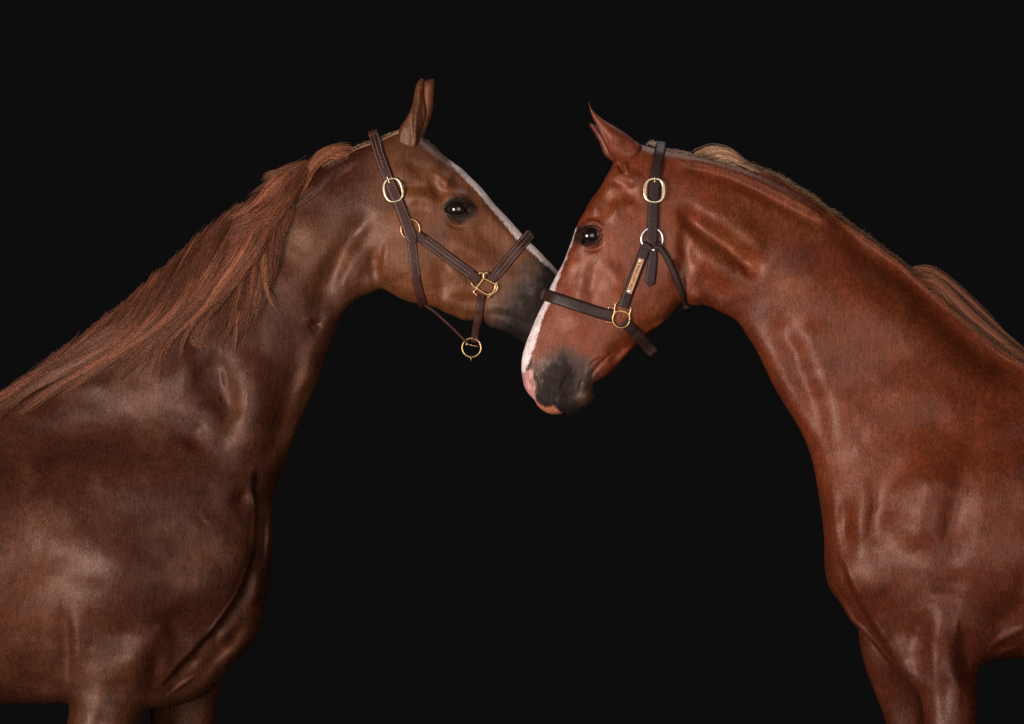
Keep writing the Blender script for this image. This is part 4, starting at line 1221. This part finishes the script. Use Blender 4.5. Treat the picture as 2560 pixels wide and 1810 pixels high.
class Ribbon:
    def __init__(self, surf, path, width, tip=None, taper0=1.0, wrap_start=False, wrap_end=False, hang=None, thick=3.6, base=1.6, M=9, grow=None):
        P = spline(path, 2.2)
        L = np.r_[0, np.cumsum(np.linalg.norm(np.diff(P, axis=0), axis=1))]
        n = len(P)
        t = np.gradient(P, axis=0); t /= np.linalg.norm(t, axis=1)[:, None]
        perp = np.c_[-t[:, 1], t[:, 0]]
        hw = np.full(n, width / 2.0)
        if tip == 'point':
            hw *= np.clip((L[-1] - L) / (width * 0.42), 0.05, 1)
        if tip == 'round':
            x = np.clip((L[-1] - L) / (width * 0.62), 0, 1); hw *= np.sqrt(np.clip(1 - (1 - x) ** 2, 0.01, 1))
        if grow is not None: hw *= np.interp(L / L[-1], grow[0], grow[1])
        s = np.linspace(-1, 1, M)
        q = P[:, None, :] + perp[:, None, :] * (hw[:, None] * s)[..., None]
        y = depth_smooth(surf, q.reshape(-1, 2)).reshape(n, M)
        if hang is not None:                     # leaves the skin and swings towards the animal's midline
            f0, yh = hang
            u = smoothstep(L / L[-1], f0, 1.0)[:, None]
            k = int(np.searchsorted(L / L[-1], f0)); k = min(k, n - 1)
            yk = y[k].mean()
            yl = yk + (yh - yk) * u
            y = np.where(L[:, None] / L[-1] > f0, yl, y)
        for _ in range(10):                      # leather bridges hollows
            y2 = y.copy()
            y2[1:-1] = 0.25 * y[:-2] + 0.5 * y[1:-1] + 0.25 * y[2:]
            if wrap_start: y2[0] = surf.y0
            if wrap_end: y2[-1] = surf.y0
            a = y2.copy(); a[:, 1:-1] = 0.25 * y2[:, :-2] + 0.5 * y2[:, 1:-1] + 0.25 * y2[:, 2:]
            y = np.minimum(a, np.where(np.abs(y - surf.y0) < 0.02, a, y + 0.0004)) if not (hang) else a
        X = unproject(q.reshape(-1, 2), y.reshape(-1)).reshape(n, M, 3)
        self.near_rows = (0, n)
        if wrap_start:
            Xm = X[1:][::-1].copy(); Xm[..., 1] = 2 * surf.y0 - Xm[..., 1]
            X = np.concatenate([Xm, X]); self.near_rows = (n - 1, 2 * n - 1)
        if wrap_end:
            Xm = X[self.near_rows[0]:self.near_rows[0] + n - 1][::-1].copy(); Xm[..., 1] = 2 * surf.y0 - Xm[..., 1]
            X = np.concatenate([X, Xm])
        du = np.gradient(X, axis=0); dv = np.gradient(X, axis=1)
        N = np.cross(du, dv); N /= np.linalg.norm(N, axis=2, keepdims=True) + 1e-12
        mid = (self.near_rows[0] + self.near_rows[1]) // 2
        if N[mid, M // 2, 1] > 0: N = -N
        for _ in range(3):
            N[1:-1] = N[:-2] + 2 * N[1:-1] + N[2:]; N /= np.linalg.norm(N, axis=2, keepdims=True) + 1e-12
        prof = 1 - np.abs(s) ** 7 * 0.85
        self.X = X; self.N = N; self.M = M; self.s = s; self.hw = hw; self.L = L
        self.top = X + N * ((base + thick * prof) / 1000)[None, :, None]
        self.bot = X + N * (base - 2.5) / 1000 if hang is None else X + N * (base - 1.0) / 1000
        self.base = base; self.thick = thick

    def at(self, u, s, lift):
        """point on the near part of the strap: u along 0..1, s across -1..1"""
        a, b = self.near_rows
        i = np.clip(u * (b - a - 1), 0, b - a - 1.001); k = int(i); f = i - k
        j = (s + 1) / 2 * (self.M - 1); m = min(int(j), self.M - 2); g = j - m
        T = lambda A: (A[a + k, m] * (1 - f) + A[a + k + 1, m] * f) * (1 - g) + (A[a + k, m + 1] * (1 - f) + A[a + k + 1, m + 1] * f) * g
        return T(self.X) + T(self.N) * (self.base + self.thick + lift) / 1000, T(self.N)

    def mesh(self, stitch=(), rng_u=(0.03, 0.97), dash=3.3, gap=2.2, holes=()):
        n, M = self.X.shape[:2]
        ring = np.concatenate([self.top, self.bot[:, ::-1]], 1)
        K = 2 * M
        V = list(ring.reshape(-1, 3)); F = []; mi = []
        for i in range(n - 1):
            for j in range(K):
                F.append((i * K + j, (i + 1) * K + j, (i + 1) * K + (j + 1) % K, i * K + (j + 1) % K)); mi.append(0)
        F.append(tuple(range(K))); F.append(tuple((n - 1) * K + j for j in range(K))[::-1]); mi += [0, 0]
        # orientation
        a = self.near_rows[0] + 3
        v0, v1, v2 = ring[a, M // 2], ring[a + 1, M // 2], ring[a + 1, M // 2 + 1]
        if np.dot(np.cross(v1 - v0, v2 - v0), self.N[a, M // 2]) < 0:
            F = [f[::-1] for f in F]
        total = self.L[-1]

        def patch(c0, c1, wv, nrm):
            k = len(V)
            for p in (c0 - wv, c1 - wv, c1 + wv, c0 + wv): V.append(p)
            for p in (c0 - wv, c1 - wv, c1 + wv, c0 + wv): V.append(p + nrm * 0.0005)
            for f in ((4, 5, 6, 7), (0, 1, 5, 4), (1, 2, 6, 5), (2, 3, 7, 6), (3, 0, 4, 7)):
                F.append(tuple(k + x for x in f)); mi.append(1)
        for st in stitch:
            s, r = (st, rng_u) if not isinstance(st, tuple) else (st[0], st[1:])
            L0 = r[0] * total
            while L0 < r[1] * total:
                p0, nr = self.at(L0 / total, s, 0.05); p1, _ = self.at(min((L0 + dash) / total, 1), s, 0.05)
                t = p1 - p0; w = np.cross(t, nr); w /= np.linalg.norm(w) + 1e-9
                patch(p0, p1, w * 0.00055, nr); L0 += dash + gap
        for (u, s, r) in holes:
            p, nr = self.at(u, s, 0.12); p1, _ = self.at(min(u + .01, 1), s, 0.12)
            t = p1 - p; t /= np.linalg.norm(t); w = np.cross(t, nr)
            k = len(V)
            for a_ in range(12):
                an = a_ / 12 * 2 * math.pi; V.append(p + (t * math.cos(an) * 1.2 + w * math.sin(an)) * r / 1000)
            F.append(tuple(range(k, k + 12))); mi.append(2)
        return np.array(V), F, mi


def strap(name, surf, root, mat, path, width, mesh_kw={}, mirror=False, **kw):
    R = Ribbon(surf, path, width, **kw)
    V, F, mi = R.mesh(**mesh_kw)
    o = mesh_object(name, V, F, [mat, MAT_THREAD, MAT_HOLE], root, None, mi)
    o['_r'] = 0; del o['_r']
    if mirror:
        W = V.copy(); W[:, 1] = 2 * surf.y0 - W[:, 1]
        mesh_object(name, W, [f[::-1] for f in F], [mat, MAT_THREAD, MAT_HOLE], root, None, mi)
    return R, o


def rod_mesh(P, ra, rb, nrm, closed=False, seg=10):
    """elliptical tube: ra in the plane perpendicular to nrm, rb along nrm (metres)"""
    P = np.asarray(P, float); n = len(P)
    t = (np.roll(P, -1, 0) - np.roll(P, 1, 0)) if closed else np.gradient(P, axis=0)
    t /= np.linalg.norm(t, axis=1)[:, None] + 1e-12
    nrm = np.broadcast_to(np.asarray(nrm, float), (n, 3))
    a = np.cross(t, nrm); a /= np.linalg.norm(a, axis=1)[:, None] + 1e-12
    b = np.cross(a, t)
    ra = np.broadcast_to(ra, (n,)); rb = np.broadcast_to(rb, (n,))
    V = []; F = []
    for i in range(n):
        for j in range(seg):
            an = 2 * math.pi * j / seg
            V.append(P[i] + a[i] * math.cos(an) * ra[i] + b[i] * math.sin(an) * rb[i])
    for i in range(n if closed else n - 1):
        k = (i + 1) % n
        for j in range(seg):
            F.append((i * seg + j, i * seg + (j + 1) % seg, k * seg + (j + 1) % seg, k * seg + j))
    if not closed:
        F.append(tuple(range(seg))[::-1]); F.append(tuple((n - 1) * seg + j for j in range(seg)))
    return V, F


def merge(parts):
    V = []; F = []
    for v, f in parts:
        k = len(V); V += list(v); F += [tuple(k + x for x in q) for q in f]
    return np.array(V), F


def plane_points(surf, pts, lift):
    """photo points laid on the plane that best fits the skin there, raised by lift mm"""
    q = np.array(pts, float)
    y = depth_smooth(surf, q, False)
    A = np.c_[q - q.mean(0), np.ones(len(q))]
    co, *_ = np.linalg.lstsq(A, y, rcond=None)
    yy = A @ co - lift / 1000
    return unproject(q, yy)


def hardware(name, surf, root, mat, rods, lift, mirror=True, seg=10):
    """rods: (points, radius in plane mm, radius across mm, closed)"""
    allq = np.vstack([np.array(r[0], float) for r in rods])
    X = plane_points(surf, allq, lift)
    parts = []; k = 0
    for r in rods:
        m = len(r[0]); P = X[k:k + m]; k += m
        parts.append(rod_mesh(P, np.asarray(r[1]) / 1000.0, np.asarray(r[2]) / 1000.0, (0, -1, 0), r[3], seg))
    V, F = merge(parts)
    # make sure the faces look outwards
    o = mesh_object(name, V, F, mat, root)
    if mirror:
        W = V.copy(); W[:, 1] = 2 * surf.y0 - W[:, 1]
        mesh_object(name, W, [f[::-1] for f in F], mat, root)
    return o


def ell(cx, cy, rx, ry, ang=0, n=40, p=2.0, a0=0, a1=360):
    out = []; A = math.radians(ang)
    full = abs(a1 - a0) >= 360
    for i in range(n):
        t = math.radians(a0 + (a1 - a0) * i / (n if full else n - 1))
        c, s = math.cos(t), math.sin(t)
        x = rx * math.copysign(abs(c) ** (2 / p), c); y = ry * math.copysign(abs(s) ** (2 / p), s)
        out.append((cx + x * math.cos(A) - y * math.sin(A), cy + x * math.sin(A) + y * math.cos(A)))
    return out


def seg_pts(*pts):
    return [tuple(p) for p in spline(pts, 2.5)]


# ---- halter of horse A
halter_a = empty('halter', (-0.1, Y_A - 0.05, 2.1), 'white-stitched brown leather halter with brass fittings on the brown horse with long mane', 'halter', 'leather halters worn by the horses')
ST = (-0.74, 0.74)
strap('crown_strap', surf_a, halter_a, MAT_LEATHER, [(932, 333), (938, 350), (948, 385), (960, 418), (972, 448), (983, 478), (998, 510), (1009, 540), (1020, 572), (1036, 611)], 27,
      mesh_kw=dict(stitch=(-0.74, 0.74, (0.05, .04, .30)), rng_u=(0.03, .95), holes=((.43, .15, 1.6), (.55, .1, 1.7), (.70, .05, 1.8), (.93, 0, 1.3))), tip='round', wrap_start=True, base=5.0, grow=([0, .05, .4, 1], [.88, .92, 1, 1.04]))
strap('cheek_strap', surf_a, halter_a, MAT_LEATHER, [(1040, 585), (1057, 597), (1090, 621), (1125, 647), (1160, 673), (1197, 700)], 27, mesh_kw=dict(stitch=(-0.74, 0.74, 0.0), rng_u=(0.14, .86)), mirror=True, base=1.8)
strap('noseband', surf_a, halter_a, MAT_LEATHER, [(1222, 705), (1240, 686), (1270, 651), (1296, 620), (1312, 601), (1322, 589), (1325, 585.5)], 27.5, mesh_kw=dict(stitch=(-0.74, 0.74, 0.0), rng_u=(0.16, .97)), wrap_end=True, base=1.8)
strap('throat_strap', surf_a, halter_a, MAT_LEATHER, [(1028, 590), (1030, 612), (1034, 650), (1040, 690), (1047, 725), (1054, 748), (1059, 763)], 23, mesh_kw=dict(stitch=(-0.78, 0.78), rng_u=(0.1, .55)), wrap_end=True, base=1.2, thick=3.0)
strap('chin_strap', surf_a, halter_a, MAT_LEATHER, [(1203, 738), (1201, 760), (1198, 785), (1193, 808), (1189, 830), (1187, 853)], 23, wrap_end=True, base=1.4, thick=3.0, hang=(0.42, Y_A), grow=([0, .2, .5, 1], [1, .95, .85, .8]))
# link strap that runs edge-on from the jaw to the ring
lp = [(1062, 762), (1085, 778), (1112, 802), (1140, 828), (1168, 857)]
v, f = rod_mesh(unproject(spline(lp, 4), np.full(len(spline(lp, 4)), Y_A)), 0.0042, 0.011, (0, -1, 0), False, 12)
mesh_object('link_strap', np.array(v), f, MAT_LEATHER, halter_a)
# oval buckle, side ring, square fitting, chin ring
bk = ell(983, 475, 22.5, 29, -13, 44, 2.5)
wv = [2.1 + 1.4 * abs(math.cos(2 * math.pi * i / 44)) ** 2 for i in range(44)]
hardware('buckle', surf_a, halter_a, MAT_PALE_BRASS, [(bk, wv, [1.9] * 44, True), (seg_pts((967, 441), (970, 448), (974, 458)), 1.5, 1.5, False)], 12.5)
hardware('side_ring', surf_a, halter_a, MAT_BRASS, [(ell(1026, 573, 23.5, 25, 0, 40), 2.0, 1.9, True)], 8.5)
hardware('square_fitting', surf_a, halter_a, MAT_BRASS, [
    (seg_pts((1197, 684), (1203, 681.5), (1209, 684), (1215, 681.5), (1221, 683)), 2.7, 2.2, False), (seg_pts((1209, 683), (1209, 697)), 2.5, 2.2, False),
    (seg_pts((1209, 696), (1200, 708), (1191, 720)), 2.5, 2.2, False), (seg_pts((1209, 696), (1224, 703), (1238, 711)), 2.5, 2.2, False),
    (seg_pts((1191, 720), (1204, 729), (1218, 737)), 2.5, 2.2, False), (seg_pts((1238, 711), (1238, 720), (1231, 731), (1218, 737)), 2.7, 2.2, False),
    (seg_pts((1245, 704), (1240, 709), (1244, 716), (1240, 728), (1228, 736), (1219, 744)), 2.3, 2.0, False),
    (seg_pts((1178, 706), (1183, 716), (1191, 720), (1184, 729), (1188, 735), (1194, 739)), 2.5, 2.2, False)], 8.0)
ringP = unproject(np.array(ell(1179, 869, 23.5, 23.5, 0, 40)), np.full(40, Y_A - 0.004))
v, f = rod_mesh(ringP, 0.0022, 0.0020, (0, -1, 0), True)
v2, f2 = rod_mesh(unproject(np.array([(1178, 889), (1177, 895), (1178, 903)], float), np.full(3, Y_A - 0.008)), 0.0013, 0.0013, (0, -1, 0))
v3, f3 = uv_sphere(tuple(unproject(np.array([[1168., 860.]]), np.array([Y_A - 0.012]))[0]), 0.0042, n=16)
v4, f4 = rod_mesh(unproject(np.array([(1168, 860), (1183, 864), (1198, 867)], float), np.full(3, Y_A - 0.010)), 0.0012, 0.0012, (0, -1, 0))
V, F = merge([(v, f), (v2, f2), (v3, f3), (v4, f4)])
mesh_object('chin_ring', V, F, MAT_BRASS, halter_a)

# ---- halter of horse B
halter_b = empty('halter', (0.3, Y_B - 0.08, 2.1), 'plain dark leather halter with an engraved brass name plate on the red horse', 'halter', 'leather halters worn by the horses')
strap('crown_strap', surf_b, halter_b, MAT_LEATHER_B, [(1652, 362), (1650, 376), (1645, 400), (1639, 440), (1636, 476), (1633, 518), (1632, 560), (1630, 590), (1629, 611)], 28.5,
      mesh_kw=dict(holes=((.50, 0, 2.1), (.68, .05, 1.5), (.83, 0, 1.5), (.97, 0, 1.4))), wrap_start=True, tip='round', base=5.0, grow=([0, .1, .4, .8, 1], [.92, .98, 1, 1.0, 1.25]))
plate_r, cheek_o = strap('cheek_strap', surf_b, halter_b, MAT_LEATHER_B, [(1618, 608), (1610, 630), (1594, 672), (1578, 714), (1566, 746), (1559, 768)], 27.5, mirror=True, base=2.0, thick=4.2)
strap('tongue', surf_b, halter_b, MAT_LEATHER_B, [(1634, 622), (1632, 650), (1628, 685), (1623, 718)], 29, mesh_kw=dict(holes=((.14, 0, 1.8),)), mirror=True, tip='point', base=1.2, grow=([0, .25, 1], [.62, .85, 1]))
strap('noseband', surf_b, halter_b, MAT_LEATHER_B, [(1531, 789), (1500, 782), (1460, 769), (1420, 756), (1390, 746), (1368, 739), (1360, 736.5), (1356, 735.5)], 30, wrap_end=True, base=2.0)
strap('chin_strap', surf_b, halter_b, MAT_LEATHER_B, [(1560, 803), (1575, 818), (1590, 834), (1606, 851), (1620, 866), (1634, 881)], 28, wrap_end=True, base=2.0, hang=(0.35, Y_B), thick=3.2)
rp = spline([(1640, 616), (1652, 622), (1664, 638), (1677, 662), (1690, 692), (1702, 722), (1711, 750), (1717, 772)], 2.5)
ry = depth_smooth(surf_b, rp, False) - 0.006
for _ in range(20): ry[1:-1] = 0.25 * ry[:-2] + 0.5 * ry[1:-1] + 0.25 * ry[2:]
u = smoothstep(np.arange(len(ry)) / (len(ry) - 1), 0.8, 1.0); ry = ry * (1 - u) + Y_B * u
RP = unproject(rp, ry); RM = RP[:-1][::-1].copy(); RM[:, 1] = 2 * Y_B - RM[:, 1]
v, f = rod_mesh(np.vstack([RP, RM]), 0.0086, 0.0075, (0.0, -1, 0.001), False, 14)
mesh_object('throat_strap', np.array(v), f, MAT_LEATHER_B, halter_b)
bk = ell(1636, 476, 23.5, 29, 2, 44, 2.6)
wv = [2.1 + 2.8 * abs(math.cos(2 * math.pi * i / 44)) ** 2 for i in range(44)]
hardware('buckle', surf_b, halter_b, MAT_PALE_BRASS, [(bk, wv, [1.7] * 44, True), (seg_pts((1637, 443), (1637, 450), (1637, 456)), 1.7, 1.6, False)], 12.5)
hardware('side_ring', surf_b, halter_b, MAT_NICKEL, [(ell(1630, 597, 27, 27, 0, 44), 2.5, 2.1, True)], 6.5)
hardware('loop_stud', surf_b, halter_b, MAT_NICKEL, [(seg_pts((1631, 626), (1634, 624.5), (1637, 625.5)), 3.0, 1.6, False)], 13.0)
strap('loop_fold', surf_b, halter_b, MAT_LEATHER_B, [(1608, 612), (1618, 616), (1632, 624), (1645, 616), (1654, 610)], 20, mirror=True, base=3.4, thick=5.0, grow=([0, .3, .5, .7, 1], [1, .85, .5, .85, 1]))
hardware('round_fitting', surf_b, halter_b, MAT_BRASS, [
    (ell(1553, 798, 21.5, 21.5, 0, 40), 2.0, 1.8, True),
    (seg_pts((1537, 779), (1550, 778), (1562, 781), (1575, 785)), 2.2, 2.0, False), (seg_pts((1576, 767), (1577, 775), (1574, 785), (1574, 803)), 2.0, 1.9, False),
    (seg_pts((1546, 757), (1540, 758), (1537, 768), (1536, 780), (1532, 796)), 2.0, 1.9, False), (seg_pts((1521, 773), (1522, 768), (1528, 768), (1537, 771)), 1.9, 1.8, False),
    (seg_pts((1514, 804), (1522, 805), (1532, 807)), 1.9, 1.8, False)], 8.0)
# engraved name plate on the cheek strap
p0, n0 = plate_r.at(0.245, 0.0, 0.3); p1, n1 = plate_r.at(0.775, 0.0, 0.3)
ax = p0 - p1; Lp = np.linalg.norm(ax); ax /= Lp
nz = (n0 + n1) / 2; nz -= ax * nz.dot(ax); nz /= np.linalg.norm(nz)
ay = np.cross(nz, ax)
cen = (p0 + p1) / 2
cen = cen + nz * max(max(float(np.dot(plate_r.at(u_, s_, 0)[0] - cen, nz)) for s_ in (-.45, 0, .45)) for u_ in np.linspace(.25, .77, 9))
hw_, hl, r_ = 0.0066, Lp / 2, 0.0022
co = []
for cx, cy, a0 in ((hl - r_, hw_ - r_, 0), (-hl + r_, hw_ - r_, 90), (-hl + r_, -hw_ + r_, 180), (hl - r_, -hw_ + r_, 270)):
    for k in range(5):
        a = math.radians(a0 + k * 22.5); co.append((cx + r_ * math.cos(a), cy + r_ * math.sin(a)))
V = [cen + ax * x + ay * y for x, y in co] + [cen + ax * x + ay * y + nz * 0.0011 for x, y in co]
m = len(co)
F = [tuple(range(m, 2 * m)), tuple(range(m))[::-1]] + [(i, (i + 1) % m, m + (i + 1) % m, m + i) for i in range(m)]
plate = mesh_object('name_plate', np.array(V), F, MAT_PLATE, halter_b, smooth=False)
from mathutils import Matrix
fc = bpy.data.curves.new('lettering', 'FONT')
fc.body = 'THE UNSTOPPABLE'
fc.size = 0.0098; fc.align_x = 'CENTER'; fc.align_y = 'CENTER'; fc.extrude = 0.0001; fc.offset = 0.00012; fc.space_character = 1.0
fc.materials.append(MAT_INK)
fo = bpy.data.objects.new('lettering', fc); scene.collection.objects.link(fo)
bpy.context.view_layer.update()
tm = bpy.data.meshes.new_from_object(fo.evaluated_get(bpy.context.evaluated_depsgraph_get()))
bpy.data.objects.remove(fo)
tv = np.array([v.co[:] for v in tm.vertices]); tf = [tuple(p.vertices) for p in tm.polygons]
tv[:, 0] -= (tv[:, 0].max() + tv[:, 0].min()) / 2; tv[:, 1] -= (tv[:, 1].max() + tv[:, 1].min()) / 2
tv[:, 0] *= Lp * 0.76 / np.ptp(tv[:, 0]); tv[:, 1] *= 0.0066 / np.ptp(tv[:, 1])
TV = cen + np.outer(tv[:, 0], ax) + np.outer(tv[:, 1], ay) + np.outer(tv[:, 2] + 0.0014, nz)
mesh_object('lettering', TV, tf, MAT_INK, plate, smooth=False)
for e in (1, -1):
    c = cen + ax * e * (hl - 0.0058) + nz * 0.001
    v, f = uv_sphere((0, 0, 0), 0.0049, n=20)
    v = v - 0; d = v @ nz; v = v - np.outer(d * 0.45, nz) + c
    mesh_object('rivet', v, f, MAT_NICKEL if e < 0 else MAT_PALE_BRASS, plate)
